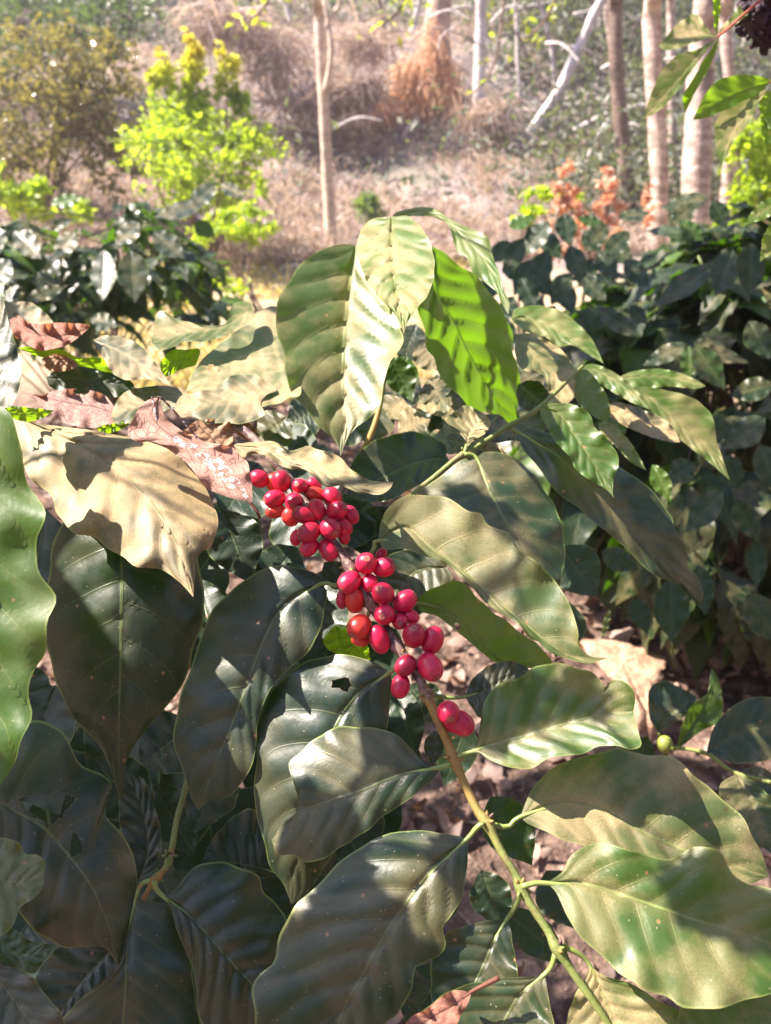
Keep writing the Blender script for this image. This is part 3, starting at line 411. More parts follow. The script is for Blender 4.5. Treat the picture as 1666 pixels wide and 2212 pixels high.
# ---- cherries: centre, half length, half width, axis angle, scar centre (all px in the crop), crop index, behind
def cherry_mesh():
    mb = MB(); nu, nv = 28, 18; V = []; sc = []
    for i in range(nv+1):
        th = math.pi*i/nv
        for j in range(nu):
            ph = 2*math.pi*j/nu; r = 1.0; z = math.cos(th)
            if th < .36: z -= .035*math.exp(-(th/.13)**2)*1.2 - .022*math.exp(-((th-.27)/.06)**2)
            rr = math.sin(th)**.94*(1+.012*math.cos(2*ph)); z *= 1+.02*math.sin(th)
            V.append((rr*math.cos(ph), rr*math.sin(ph), z)); sc.append(th)
    Fc = [(i*nu+j, (i+1)*nu+j, (i+1)*nu+(j+1) % nu, i*nu+(j+1) % nu) for i in range(nv) for j in range(nu)]
    mb.add(V, Fc, None, scar=np.array(sc), ripe=0.); return mb.mesh('coffee_cherry', M_CHERRY)
CH = cherry_mesh(); CH2 = CH.copy(); CH2.attributes['ripe'].data.foreach_set('value', np.full(len(CH.vertices), .9, np.float32))
CROP = {'A': (520.6, 976.1), 'B': (667.1, 1171.4), 'C': (759.3, 1382.9)}
CHS = [('A', 157, 232, 80, 75, 200, None, .3, 0), ('A', 285, 262, 62, 70, 90, None, 1, 1), ('A', 352, 255, 85, 78, 80, None, 0, 0), ('A', 515, 300, 78, 66, 10, (492, 285), 0, 0), ('A', 632, 280, 62, 55, 30, None, 1, 0), ('A', 640, 368, 85, 66, 10, None, .8, 1), ('A', 293, 405, 88, 76, 170, (222, 420), 0, 0), ('A', 300, 512, 82, 60, 170, None, 1, 1), ('A', 460, 432, 84, 76, 80, (472, 470), .0, 0), ('A', 430, 560, 58, 74, 70, None, 1, 1), ('A', 548, 545, 102, 76, 15, None, -.6, 0), ('A', 660, 498, 88, 70, 250, (630, 428), -.8, 0), ('A', 790, 395, 88, 80, 240, None, .2, 0), ('A', 828, 508, 95, 77, -8, (890, 482), -.8, 0), ('A', 950, 545, 78, 64, 60, None, .5, 0), ('A', 588, 697, 96, 84, 160, (518, 738), -.8, 0), ('A', 478, 742, 64, 52, 100, None, .8, 0), ('A', 773, 662, 92, 84, 50, (818, 702), -1.2, 0), ('A', 895, 652, 72, 66, 60, None, .3, 0), ('A', 892, 738, 60, 50, 80, None, .8, 0), ('A', 590, 826, 86, 70, 130, (542, 872), 0, 0), ('A', 755, 846, 98, 76, 55, (795, 915), .4, 0),
 ('B', 497, 184, 92, 89, 280, (505, 140), -1., 0), ('B', 650, 215, 93, 86, -15, (724, 195), -.2, 0), ('B', 628, 104, 52, 46, 300, None, 1, 0), ('B', 350, 346, 104, 90, 155, (287, 398), -.8, 0), ('B', 526, 352, 80, 72, 85, (532, 396), -.1, 0), ('B', 397, 500, 102, 82, 85, None, .3, 1), ('B', 288, 495, 74, 50, 90, None, .9, 0), ('B', 645, 446, 94, 92, 260, (612, 398), -.9, 0), ('B', 656, 626, 94, 86, 100, (636, 630), -1.2, 0), ('B', 830, 511, 106, 86, -25, (912, 440), -.3, 0), ('B', 788, 682, 82, 68, 80, (790, 692), -.4, 0), ('B', 884, 645, 66, 62, 30, None, .4, 0), ('B', 437, 731, 104, 98, 130, (382, 792), -.7, 1), ('B', 446, 845, 70, 55, 10, None, .6, 1), ('B', 610, 838, 116, 84, 72, None, -.2, 0), ('B', 910, 806, 110, 98, 270, (905, 738), -1.1, 0), ('B', 1070, 846, 112, 92, 110, None, -.3, 0),
 ('C', 468, 221, 92, 82, 160, (402, 285), -.8, 0), ('C', 680, 231, 124, 100, 35, (726, 298), -1., 0), ('C', 424, 400, 96, 78, 70, (405, 480), .1, 0), ('C', 838, 626, 100, 94, 95, (846, 652), -1.3, 0), ('C', 942, 716, 118, 100, 35, None, -.2, 0), ('C', 860, 735, 70, 58, 30, None, .7, 0)]
for i, (cp, x, y, a_, b_, ang, scar, dz, orange) in enumerate(CHS):
    X = CROP[cp][0]+x/4.0; Y = CROP[cp][1]+y/4.0; d = sd(Y)+dz*.005-.002; c = P(X, Y, d); b = b_/4*d/FPX*1.04; al = a_/4*d/FPX*1.10
    rad = (a_+b_)/2
    if scar:
        dx, dy = (scar[0]-x)/rad, (scar[1]-y)/rad; q = min(.97, math.hypot(dx, dy)); s_ = q/max(1e-6, math.hypot(dx, dy)); dx *= s_; dy *= s_
        ax = dx*RT - dy*UPV + math.sqrt(1-q*q)*BACK
    else: ax = math.cos(R(ang))*RT - math.sin(R(ang))*UPV - .12*BACK
    al = max(al, b*1.12); ax = nrm(ax)
    o = link('coffee_cherry', CH2 if orange else CH, F, c); zq = Vector(ax.tolist()).to_track_quat('Z', 'Y'); o.rotation_mode = 'QUATERNION'; o.rotation_quaternion = zq; o.scale = (b, b, al*1.02)
    if orange: o['label'] = 'cherry flushed orange'
# short stalks that tie the cherries to the branch, one mesh each cluster is part of the branch mesh look
# ------------------------------------------------------------------ dead leaves lying on the bush (each a thing)
def dead(label, *a, mats=M_DEADP, **kw):
    kw.setdefault('wave', .003); kw.setdefault('q', .0006)
    o = leaf(None, *a, mats=mats, name='dead_leaf', **kw); return tag(o, label, 'dead leaf', 'dead leaves caught on the coffee bush')
dead('curled pinkish dead leaf flecked with white mould beside the top cherries', '345,855 330,900 370,940 440,985 500,1040 545,1085', '310,870 288,905 277,935 296,955 330,954 370,974 410,1008 440,1048 475,1068 515,1080', '357,898 400,935 450,955 500,965 527,985 542,1028 546,1070', .47, .55, .0, mats=M_DEADW, pet='562,1120 552,1100', fold=-.25, pr=.0009, curl=.1)
dead('small tan dead leaf tucked behind the mouldy pink one', '425,908 440,930 465,955 500,1010', '398,930 410,945 430,965 470,1000', '460,905 497,910 503,948 505,985', .495, .45, .2, mats=M_DEADT, fold=.1)
dead('mauve torn dead leaf with a bare stalk across it, behind the big golden leaf', '262,900 210,880 150,870 45,848', '240,868 225,853 195,843 178,850 165,840 120,843 90,853', '250,918 210,924 150,918 100,884 70,860', .525, .60, .0, fold=.08, holes=[(176, 842, 14, 12)], curl=.3)
dead('reddish rolled dead leaf among the sunlit leaves at the left edge', '192,710 140,725 80,722 20,690', '185,700 120,697 95,700 65,697 40,682', '150,743 120,752 90,758 60,745 30,725', .56, .55, -.1, mats=M_DEADR, fold=.3, curl=.3, wave=.006)
dead('orange brown dead leaf hanging under the bright rolled leaf', '170,790 130,775 90,775', '150,772 120,765', '150,800 115,802 95,790', .548, .2, .1, mats=M_DEADT)
dead('rosy dead leaf with a stub of stalk at the bottom edge', '1018,2143 985,2170 930,2200 850,2260', '988,2139 958,2149 923,2179 885,2200', '1012,2165 995,2195 975,2230 900,2270', .358, .55, .0, mats=M_DEADR, pet='1078,2112 1050,2126', fold=.2, pr=.0011)
dead('brown dead leaf crumpled behind the stalk of the cherry branch', '505,915 530,930 560,945', '515,908 540,915 555,930', '505,930 530,950 555,952', .51, .4, .2, mats=M_DEADT, wave=.006)
# ------------------------------------------------------------------ shrub that hangs in from the upper right
eld = empty('overhanging_shrub', (1.25, .75, 0), 'hanging shrub at the upper right with pointed leaflets, red stalks and dark flower head', 'shrub')
M_TWIG = plain('elder_twig', (.34, .06, .05), (.50, .16, .09), 120.); M_ELB = bark_material('elder_bark', (.16, .12, .09), (.36, .30, .23), sc=14.)
def tb(parent, name, path, rad, m, k=7, res=40, bump=.1, label=None):
    p = cr(path, res); rr = np.interp(np.linspace(0, 1, res), np.linspace(0, 1, len(rad)), rad); mb = MB(); tube(mb, p, rr, k, bump=bump); o = mb.build(name, m, parent)
    if label: o['label'] = label
    return o
ED = .74
eb = tb(eld, 'branch', [(1.25, .75, -.02), (1.2, .8, .6), (1.05, .78, 1.1), P(1800, 60, .78), P(1745, -90, .77), P(1700, -190, .82)], [.03, .024, .016, .009, .006, .004], M_ELB)
tb(eld, 'stalk', [P(1551, 79, ED), P(1579, 57, ED), P(1612, 27, ED), P(1650, -6, ED), P(1735, -80, .77)], [.0012, .0014, .0016, .002], M_TWIG, label='red leaf stalk')
tb(eld, 'stalk', [P(1664, 178, .74), P(1700, 165, .75), P(1790, 60, .78)], [.0012, .0014, .002], M_TWIG)
ek = dict(dust=.25, age=.12, tr=.45, q=.0006, wave=.0012, nt=34, ns=17, fold=.15)
def eleaf(*a, **kw): return leaf(eld, *a, **{**ek, **kw})
eleaf('1549,79 1537,74 1487,75 1422,99', '1535,70 1514,40 1497,30 1482,40 1459,55 1437,84', '1525,84 1480,99 1464,105 1437,108', ED, .55, .1, dust=.75)
eleaf('1550,82 1525,100 1475,163 1390,257', '1503,108 1467,117 1445,135 1425,160 1405,208', '1524,112 1482,170 1465,195 1435,230 1412,246', ED, .45, .2, dust=.7)
eleaf('1551,83 1547,100 1514,162 1480,246', '1531,115 1514,137 1507,155 1479,200 1475,222', '1546,112 1528,155 1509,187 1492,220', ED, .2, .3, age=.0, tr=.6)
eleaf('1553,77 1560,70 1587,45 1632,14', '1560,57 1580,35 1599,10 1612,0', '1574,65 1599,45 1619,27', ED, .5, -.1, dust=.8)
eleaf('1550,76 1548,50 1548,25 1549,-30', '1543,55 1541,25 1541,-10', '1552,55 1556,25 1557,-10', ED, .1, .4, age=0., tr=.65)
eleaf('1664,177 1624,190 1574,212 1524,237 1497,259', '1654,167 1612,162 1574,165 1544,180 1522,207 1508,234', '1645,197 1603,220 1562,240 1524,255', .74, .2, .45, age=.0, tr=.5, dust=.1)
eleaf('1662,190 1620,235 1582,290 1558,360', '1610,212 1580,225 1557,243 1545,272 1546,315', '1635,228 1620,266 1590,298 1568,340', .73, .5, .0, dust=.6)
def esl(*a, **kw): return sleaf(eld, *a, **{**ek, **kw})
esl((1672, 195), (1648, 262), 44, .74, age=0., tr=.6, k=.2, nx=.4); esl((1680, 210), (1655, 320), 50, .76, age=0., tr=.5, k=.3, nx=.3)
esl((1690, 425), (1605, 487), 34, .66, age=.05, dust=.5); esl((1700, 465), (1642, 566), 44, .66, age=.05, tr=.5, dust=.4, k=.3); esl((1690, 250), (1650, 275), 40, .74, age=.3, k=.2)
# dark flower head: a lumpy mass of tiny florets
def flower_head(c, r):
    rs = np.random.RandomState(3); mb = MB()
    for i in range(420):
        v = nrm(rs.normal(size=3)); lump = .78+.25*mnoise.noise(Vector((v*2.6).tolist())); p = c+v*r*lump*(rs.uniform(.86, 1.04)); q = r*.075*rs.uniform(.6, 1.3)
        t1 = nrm(np.cross(v, rs.normal(size=3))); t2 = np.cross(v, t1)
        V = [p+v*q*.9] + [p+(t1*math.cos(a)+t2*math.sin(a))*q + v*q*.5*math.cos(2.5*a) for a in np.arange(5)*1.2566] + [p-v*q*1.5]
        mb.add(V, [(0, 1+k, 1+(k+1) % 5) for k in range(5)]+[(6, 1+(k+1) % 5, 1+k) for k in range(5)])
    V, Fs = [], []
    for i in range(9):
        for j in range(14):
            th, ph = math.pi*i/8, 2*math.pi*j/14; v = np.array((math.sin(th)*math.cos(ph), math.sin(th)*math.sin(ph), math.cos(th))); V.append(c+v*r*(.74+.2*mnoise.noise(Vector((v*2.6).tolist()))))
    for i in range(8):
        for j in range(14): Fs.append((i*14+j, (i+1)*14+j, (i+1)*14+(j+1) % 14, i*14+(j+1) % 14))
    mb.add(V, Fs); return mb.build('flower_head', plain('flower_dark_purple', (.012, .004, .012), (.055, .022, .045), 160., .7), eld)
flower_head(P(1682, 8, .76), .047)
tb(eld, 'stalk', [P(1682, 8, .76), P(1720, -60, .77), P(1745, -90, .77)], [.002, .003], M_TWIG)
# ------------------------------------------------------------------ other coffee bushes
def mid_leaf_mesh(seed, age=1., dust=.2, tr=.14):
    rs = np.random.RandomState(seed); nt, ns = 18, 9; mb = MB(); T = np.linspace(0, 1, nt); S = np.linspace(-1, 1, ns)
    w = np.interp(T, [0, .06, .14, .25, .38, .52, .66, .79, .89, .96, 1], [0.02, .30, .60, .86, .99, .98, .80, .52, .26, .09, .0])*.5*rs.uniform(.33, .41)
    V = np.zeros((nt, ns, 3)); dr = rs.uniform(.25, .6); fo = rs.uniform(.05, .3); p1, p2 = rs.uniform(0, 6, 2)
    for i, t in enumerate(T):
        for j, s in enumerate(S):
            a = abs(s); ph = NV*t-KV*a*(.75+.25*a)+(.42 if s > 0 else 0); tri = abs(2*(ph-math.floor(ph))-1)
            V[i, j] = (s*w[i], t-.08*dr*t*t*4, fo*a**1.3*w[i]-dr*t*t + .045*(1-tri**3)*math.sin(math.pi*t) + .034*a*a*math.sin(25*t+(p1 if s > 0 else p2))*math.sin(math.pi*t))
    F = [(i*ns+j, i*ns+j+1, (i+1)*ns+j+1, (i+1)*ns+j) for i in range(nt-1) for j in range(ns-1)]
    uv = np.stack(np.broadcast_arrays((S[None, :]+1)/2, T[:, None]), -1).reshape(-1, 2)
    mb.add(V.reshape(-1, 3), F, uv, hole=1., dust=dust, age=age, tr=tr)
    tube(mb, [(0, -.12, .0), (0, -.05, -.004), (0, .06, .0)], [.010, .012, .006], 5, hole=1., dust=.1, age=.6, tr=0.)
    return mb
MLM = [mid_leaf_mesh(i, age=a, dust=d, tr=.16) for i, (a, d) in enumerate([(1., .1), (1., .2), (1., .05), (.9, .3), (1., .15), (.95, .05), (.25, .1)])]
MLME = [m.mesh('coffee_leaf', M_LEAF2) for m in MLM]
def frame(y, up):
    y = nrm(y); x = nrm(np.cross(y, up)); z = np.cross(x, y); return np.stack([x, y, z], 1)
def mid_bush(root, c, r, h, n_tw, seed, own=80, lo=.25, ln=(.10, .15), traced=(), skip=None, leafs=6):
    """stems out of the ground, twigs to a dome, opposite leaves along every twig; the largest-looking leaves are parts of their own"""
    rs = np.random.RandomState(seed); c = np.array(c, float); st = MB(); items = []
    st_pts = []
    for k in range(4):
        a = rs.uniform(0, 6.28); top = c+np.array((math.cos(a)*r*.25, math.sin(a)*r*.25, h*rs.uniform(.75, .95))); base = c+np.array((math.cos(a)*.06, math.sin(a)*.06, -.05))
        p = cr([base, (base+top)/2+rs.normal(size=3)*.03, top], 14); tube(st, p, np.linspace(.013, .004, 14), 6, bump=.15, wood=1.); st_pts.append(p)
    for k in range(n_tw):
        a = rs.uniform(0, 6.28); q = rs.uniform(0, 1)**.7; z = h*(lo+(1-lo)*math.cos(q*1.5)); rad = r*math.sin(q*1.5)*rs.uniform(.6, 1.0)
        e = c+np.array((math.cos(a)*rad, math.sin(a)*rad, z*rs.uniform(.9, 1.02))); p0 = st_pts[k % 4][rs.randint(3, 13)]
        if skip and skip(e): continue
        mid = (p0+e)/2+np.array((0, 0, .04)); p = cr([p0, mid, e], 10); tube(st, p, np.linspace(.004, .0016, 10), 5, wood=rs.choice([.3, .1, .8]))
        ax = nrm(p[-1]-p[-4])
        for i in range(leafs):
            pos = p[-1]-ax*.035*(i//2); sg = 1 if i % 2 else -1; sd_ = nrm(np.cross(ax, (0, 0, 1.)))*sg
            if (i//2) % 2: sd_ = nrm(sd_*.6+np.array((0, 0, 1.))*rs.uniform(.2, .7))
            y = nrm(ax*rs.uniform(.35, .8)+sd_*rs.uniform(.5, 1.)+np.array((0, 0, -rs.uniform(.3, .95)))+rs.normal(size=3)*.12)
            items.append((pos, frame(y, nrm(np.array((0, -.15, 1.))+rs.normal(size=3)*.22)), rs.uniform(*ln), rs.randint(0, 6) if i > 1 or rs.rand() > .25 else 6))
    st.build('stems', M_STEM, root)
    def size(it):
        v = it[0]-CAM; d = v@FW
        if d < .1: return 0
        u, w = v@RT/d, v@UPV/d
        return 0 if abs(u) > .53 or abs(w) > .70 else it[2]/d + rs.uniform(0, .02)
    items.sort(key=size, reverse=True); fol = MB()
    for k, (pos, fr, s, vi) in enumerate(items):
        if k < own:
            o = link('leaf', MLME[vi], root, pos); o.rotation_mode = 'QUATERNION'; o.rotation_quaternion = Matrix(fr.tolist()).to_quaternion(); o.scale = (s, s, s)
        else:
            m = MLM[vi]
            for v, uv, i0 in ((m.v[0], m.uv[0], 0),):
                ff = [f for f in m.f if max(f) < len(v)]; fol.add((v*s)@fr.T+pos, ff, uv, hole=1., dust=m.a['dust'][0][0], age=m.a['age'][0][0], tr=.16)
    if fol.n: tag(fol.build('foliage', M_LEAF2, root), kind='stuff')
KM = dict(mats=M_LEAF2, nt=22, ns=13, tr=.12, q=.0022, wave=.003, age=1.)
right = empty('coffee_bush', (.98, 2.05, 0), 'dark coffee bush at the right edge with reddish litter under it', 'coffee bush', 'coffee bushes')
for b_, t_, w_, d_, k_, nx_, du, ag in [((1583, 540), (1545, 642), 62, 1.55, .4, -.2, .2, 1), ((1622, 525), (1620, 642), 64, 1.5, .4, .1, .2, 1), ((1550, 568), (1406, 664), 50, 1.6, .5, -.2, .3, 1), ((1288, 663), (1384, 730), 42, 1.55, .6, .2, .3, 1), ((1270, 662), (1284, 750), 62, 1.6, .3, 0, .1, 1), ((1363, 663), (1398, 700), 34, 1.7, .5, 0, .3, 1),
    ((1483, 742), (1388, 790), 36, 1.35, .6, -.2, .4, 1), ((1488, 746), (1490, 826), 40, 1.33, .4, 0, .3, .6), ((1500, 745), (1566, 842), 58, 1.3, .5, .3, .3, .8), ((1498, 742), (1596, 735), 26, 1.38, .6, .2, .6, 1), ((1505, 748), (1618, 784), 32, 1.36, .6, .3, .7, 1), ((1618, 693), (1662, 776), 62, 1.3, .4, .1, .2, 1), ((1670, 830), (1576, 855), 50, 1.3, .5, -.1, .3, 1), ((1653, 903), (1566, 970), 62, 1.25, .5, -.2, .4, 1), ((1600, 900), (1530, 960), 40, 1.4, .5, 0, .3, 1),
    ((1188, 478), (1120, 556), 46, 1.9, .4, -.3, .2, 1), ((1218, 460), (1230, 532), 46, 1.95, .4, 0, .1, 1), ((1248, 470), (1312, 487), 24, 2.0, .3, 0, .1, .6), ((1333, 470), (1406, 459), 26, 2.0, .7, 0, .4, 1), ((1533, 425), (1425, 452), 40, 2.1, .6, -.2, .4, 1), ((1540, 434), (1572, 494), 44, 2.05, .4, .2, .1, 1), ((1500, 440), (1446, 492), 42, 2.0, .5, 0, .4, 1), ((1313, 484), (1262, 542), 44, 1.9, .4, 0, .3, 1), ((1470, 480), (1520, 520), 40, 1.95, .4, 0, .1, .5), ((1360, 500), (1300, 560), 44, 1.85, .45, 0, .2, 1), ((1150, 560), (1110, 640), 44, 1.6, .4, 0, .1, 1), ((1130, 515), (1088, 590), 46, 1.8, .4, 0, .2, 1), ((1185, 540), (1150, 625), 48, 1.75, .4, 0, .1, 1), ((1230, 530), (1262, 612), 48, 1.8, .4, 0, .3, 1), ((1290, 545), (1335, 605), 46, 1.7, .5, 0, .2, 1), ((1125, 600), (1165, 680), 46, 1.5, .4, 0, .1, 1), ((1205, 600), (1240, 680), 48, 1.6, .45, 0, .2, 1), ((1100, 490), (1155, 468), 30, 1.9, .6, 0, .1, .4), ((1350, 560), (1402, 622), 46, 1.7, .5, 0, .2, 1), ((1110, 640), (1080, 700), 40, 1.4, .4, 0, .1, 1), ((1200, 660), (1160, 730), 46, 1.5, .4, 0, .05, 1), ((1260, 600), (1310, 650), 44, 1.65, .5, 0, .2, 1), ((1165, 500), (1215, 560), 44, 2.0, .4, 0, .05, 1), ((1070, 590), (1040, 660), 44, 1.9, .4, 0, .1, 1), ((1090, 560), (1130, 610), 44, 1.95, .5, 0, .2, 1), ((1150, 580), (1190, 640), 50, 1.85, .4, 0, .05, 1), ((1170, 640), (1130, 720), 50, 1.6, .4, 0, .05, 1), ((1075, 680), (1110, 760), 50, 1.5, .4, 0, .05, 1), ((1230, 590), (1190, 660), 50, 1.9, .45, 0, .2, 1), ((1280, 560), (1250, 620), 46, 1.95, .5, 0, .2, 1), ((1320, 530), (1370, 570), 44, 2.0, .5, 0, .2, 1), ((1100, 520), (1060, 570), 40, 2.0, .5, 0, .1, 1), ((1140, 490), (1190, 520), 40, 2.05, .5, 0, .2, 1), ((1260, 500), (1300, 545), 40, 2.05, .5, 0, .2, 1), ((1210, 690), (1270, 750), 54, 1.5, .4, .1, .1, 1), ((1060, 760), (1030, 840), 50, 1.3, .4, 0, .1, 1),
    ((1273, 1201), (1250, 1280), 50, 1.05, .4, -.2, .1, 1), ((1300, 1190), (1380, 1232), 50, 1.1, .5, .2, .15, 1), ((1448, 1250), (1453, 1390), 78, 1.05, .35, 0, .1, 1), ((1508, 1220), (1525, 1330), 56, 1.15, .4, 0, .1, 1), ((1613, 1284), (1690, 1390), 74, 1.1, .5, .2, .2, 1), ((1633, 1165), (1636, 1270), 48, 1.2, .4, 0, .1, 1), ((1560, 1060), (1480, 1150), 60, 1.2, .5, -.2, .2, 1), ((1590, 1080), (1640, 1170), 56, 1.2, .5, .2, .1, 1), ((1500, 1000), (1440, 1040), 56, 1.25, .5, -.1, .2, 1), ((1560, 980), (1600, 1060), 54, 1.3, .5, 0, .2, 1), ((1640, 960), (1680, 1060), 60, 1.2, .5, .1, .2, 1), ((1318, 1318), (1299, 1383), 14, 1.0, .3, .3, .4, .5), ((1370, 1290), (1400, 1370), 46, 1.15, .4, .1, .1, 1)]:
    sleaf(right, b_, t_, w_, d_, k=k_, nx=nx_, dust=du*.5, **{**KM, 'age': ag})
def skipR(e):
    v = e-CAM; d = v@FW; u, w = v@RT/d, -(v@UPV)/d; x, y = 833+u*FPX, 1106+w*FPX
    return d < 1.25 or x < 1130 or y > 1330 or (y < 470) or (y > 1050 and x < 1260)
mid_bush(right, (1.02, 2.1, 0), .85, 1.0, 270, 21, own=58, skip=skipR, ln=(.17, .26))
left = empty('coffee_bush', (-.98, 2.75, .05), 'glossy coffee bush standing behind the sunlit dead leaves on the left', 'coffee bush', 'coffee bushes')
for b_, t_, w_, d_, k_, nx_, du, ag in [((225, 540), (222, 650), 54, 2.2, .4, -.1, .3, 1), ((283, 540), (292, 655), 68, 2.15, .4, .2, .3, 1), ((75, 540), (74, 602), 54, 2.2, .4, 0, .3, .7), ((196, 688), (256, 704), 40, 1.7, .6, 0, .6, 1), ((55, 648), (148, 616), 30, 1.5, .6, .2, .7, 1), ((465, 395), (405, 455), 42, 2.6, .5, 0, .3, 1), ((475, 398), (530, 425), 30, 2.6, .6, 0, .7, 1), ((420, 480), (466, 512), 36, 2.5, .3, .3, .1, .1), ((110, 440), (180, 425), 30, 2.5, .3, 0, .1, .1), ((440, 440), (330, 470), 36, 2.5, .6, 0, .5, 1), ((30, 500), (90, 560), 50, 2.2, .5, 0, .6, 1), ((20, 560), (-20, 620), 50, 2.1, .5, 0, .3, 1), ((160, 500), (120, 560), 44, 2.3, .5, 0, .7, 1), ((330, 500), (400, 560), 50, 2.3, .5, .1, .3, 1), ((300, 480), (250, 530), 44, 2.35, .5, 0, .7, 1)]:
    sleaf(left, b_, t_, w_, d_, k=k_, nx=nx_, dust=du*.5, **{**KM, 'age': ag})
def skipL(e):
    v = e-CAM; d = v@FW; u, w = v@RT/d, -(v@UPV)/d; x, y = 833+u*FPX, 1106+w*FPX
    return d < 1.9 or x > 480 or y > 720 or y < 400 or (x < 260 and y < 480)
mid_bush(left, (-1.15, 2.85, 0), .95, 1.12, 220, 33, own=70, skip=skipL, ln=(.12, .18))
low = empty('coffee_seedling', P(1500, 1760, 1.0)*np.array((1, 1, 0)), 'low coffee shoot at the right edge with upright folded leaves and one green cherry', 'coffee seedling')
KL = dict(nt=30, ns=17, tr=.12, q=.002, wave=.002)
leaf(low, '1422,1583 1440,1555 1470,1530 1507,1506', '1402,1545 1402,1495 1412,1477 1440,1472 1475,1488', '1436,1578 1450,1565 1470,1555 1492,1535', .72, .45, -.1, .3, 1., **KL)
leaf(low, '1464,1616 1500,1560 1525,1515 1537,1441', '1466,1596 1480,1548 1500,1518 1529,1498 1536,1470', '1480,1607 1512,1581 1549,1563 1560,1541 1562,1516 1553,1470', .70, .25, .35, .1, .6, **{**KL, 'fold': .35, 'tr': .3})
leaf(low, '1527,1628 1550,1608 1587,1588 1625,1576 1680,1568 1760,1590', '1530,1606 1544,1568 1570,1536 1600,1516 1637,1506 1670,1506 1730,1530', '1560,1640 1600,1650 1666,1640 1730,1620', .66, .5, .1, .3, 1., **KL)
leaf(low, '1590,1672 1620,1720 1650,1790 1690,1860', '1560,1690 1555,1720 1580,1760 1620,1810', '1630,1690 1680,1740 1700,1800', .60, .55, .1, .5, .8, **KL)
sleaf(low, (1600, 1665), (1700, 1720), 60, .62, k=.5, dust=.3, age=.9, tr=.1); sleaf(low, (1375, 1640), (1400, 1590), 60, .74, k=.3, dust=.1, age=.9)
stem(low, 'branch', [(1480, 1760, .86), (1450, 1660, .76), (1437, 1622, .73), (1422, 1583, .72)], [.003, .0022, .0016], .1)
stem(low, 'branch', [(1437, 1622, .73), (1464, 1616, .70), (1527, 1628, .665), (1583, 1667, .62), (1666, 1690, .59)], [.0018, .0018, .0016], .05)
gc = link('coffee_cherry', CH.copy(), low, P(1436, 1608, .715)); gc.data.materials.clear(); gc.data.materials.append(plain('green_cherry', (.16, .20, .03), (.28, .30, .07), 200., .35)); gc.scale = (.0072, .0072, .0085); gc['label'] = 'unripe green cherry'
# ------------------------------------------------------------------ terrain
def sp_(x, w=1.2): return w*np.log1p(np.exp(np.clip(x/w, -40, 40)))
def H(x, y):
    x = np.asarray(x, float); y = np.asarray(y, float)
    h = .035*sp_(y-1.5, .8) + .36*sp_(y-8.0, .8) + .05*np.sin(x*1.3+y*.7)*np.clip((y-1)/3, 0, 1) + .28*np.sin(x*.55+1.1)*np.sin(y*.45)*np.clip((y-7.5)/4, 0, 1) + .10*np.sin(x*1.9+y*1.1)*np.clip((y-7.)/3, 0, 1)
    h = h + .30*np.exp(-((x+.9-(y-12)*.1)/1.3)**2-((y-12.8)/1.3)**2) + .7*np.exp(-((x-1.2)/1.2)**2-((y-13.5)/1.5)**2)
    h = h + .75*sp_(-y-4.5, .8) + .55*sp_(np.abs(x-1)-12, 1.5)  # banks behind and beside the view, added to block low sky light
    return h - .385*sp_(y-27, 1.5)
def G(px, py):
    r = ray((px, py)); t = np.linspace(.3, 60, 6000); p = CAM[None]+t[:, None]*r[None]; k = np.argmax(p[:, 2] < H(p[:, 0], p[:, 1])); return p[k if k else -1]
def at_y(px, py, y): r = ray((px, py)); return CAM + r*(y/r[1])
def ground():
    ys = np.concatenate([np.linspace(-12, -1, 16), np.arange(-.8, 4, .06), np.arange(4, 30, .2), np.linspace(31, 90, 30)]); xs = np.concatenate([np.linspace(-70, -9, 20), np.arange(-8.5, -2, .25), np.arange(-2, 3, .06), np.arange(3, 9, .25), np.linspace(10, 70, 20)])
    X, Y = np.meshgrid(xs, ys); Z = H(X, Y); rs = np.random.RandomState(1)
    nz = np.array([mnoise.fractal(Vector((x*3, y*3, 0)), 1., 2., 4) for x, y in zip(X.ravel(), Y.ravel())]).reshape(X.shape); Z = Z + nz*np.clip(.012+.012*(Y-3), .012, .09)
    n, m = X.shape; mb = MB(); mb.add(np.stack([X, Y, Z], -1).reshape(-1, 3), [(i*m+j, i*m+j+1, (i+1)*m+j+1, (i+1)*m+j) for i in range(n-1) for j in range(m-1)])
    tag(mb.build('ground', ground_material(), loc=(0, 0, 0)), kind='structure')
ground()
class Big:
    """fast collector for tens of thousands of small faces"""
    def __init__(s): s.V = []; s.F = []; s.A = {'rnd': [], 'tip': []}; s.n = 0
    def add(s, V, F, rnd, tip):   # V (k,m,3)  F list of index tuples within m
        k, m, _ = V.shape; F = np.asarray(F); s.V.append(V.reshape(-1, 3)); s.F.append((F[None]+(np.arange(k)*m)[:, None, None]+s.n).reshape(-1, F.shape[1])); s.n += k*m
        s.A['rnd'].append(np.repeat(rnd, m)); s.A['tip'].append(tip.ravel() if tip.ndim > 1 else np.repeat(tip, m))
    def build(s, name, m, parent=None, loc=None, smooth=False):
        V = np.vstack(s.V); loc = V[0] if loc is None else np.asarray(loc, float); me = bpy.data.meshes.new(name)
        F = [tuple(f) for a in s.F for f in a.tolist()]; me.from_pydata((V-loc).tolist(), [], F); me.materials.append(m)
        for k, l in s.A.items(): me.attributes.new(k, 'FLOAT', 'POINT').data.foreach_set('value', np.concatenate(l).astype(np.float32))
        if smooth: me.polygons.foreach_set('use_smooth', np.ones(len(me.polygons), bool))
        return link(name, me, parent, loc)
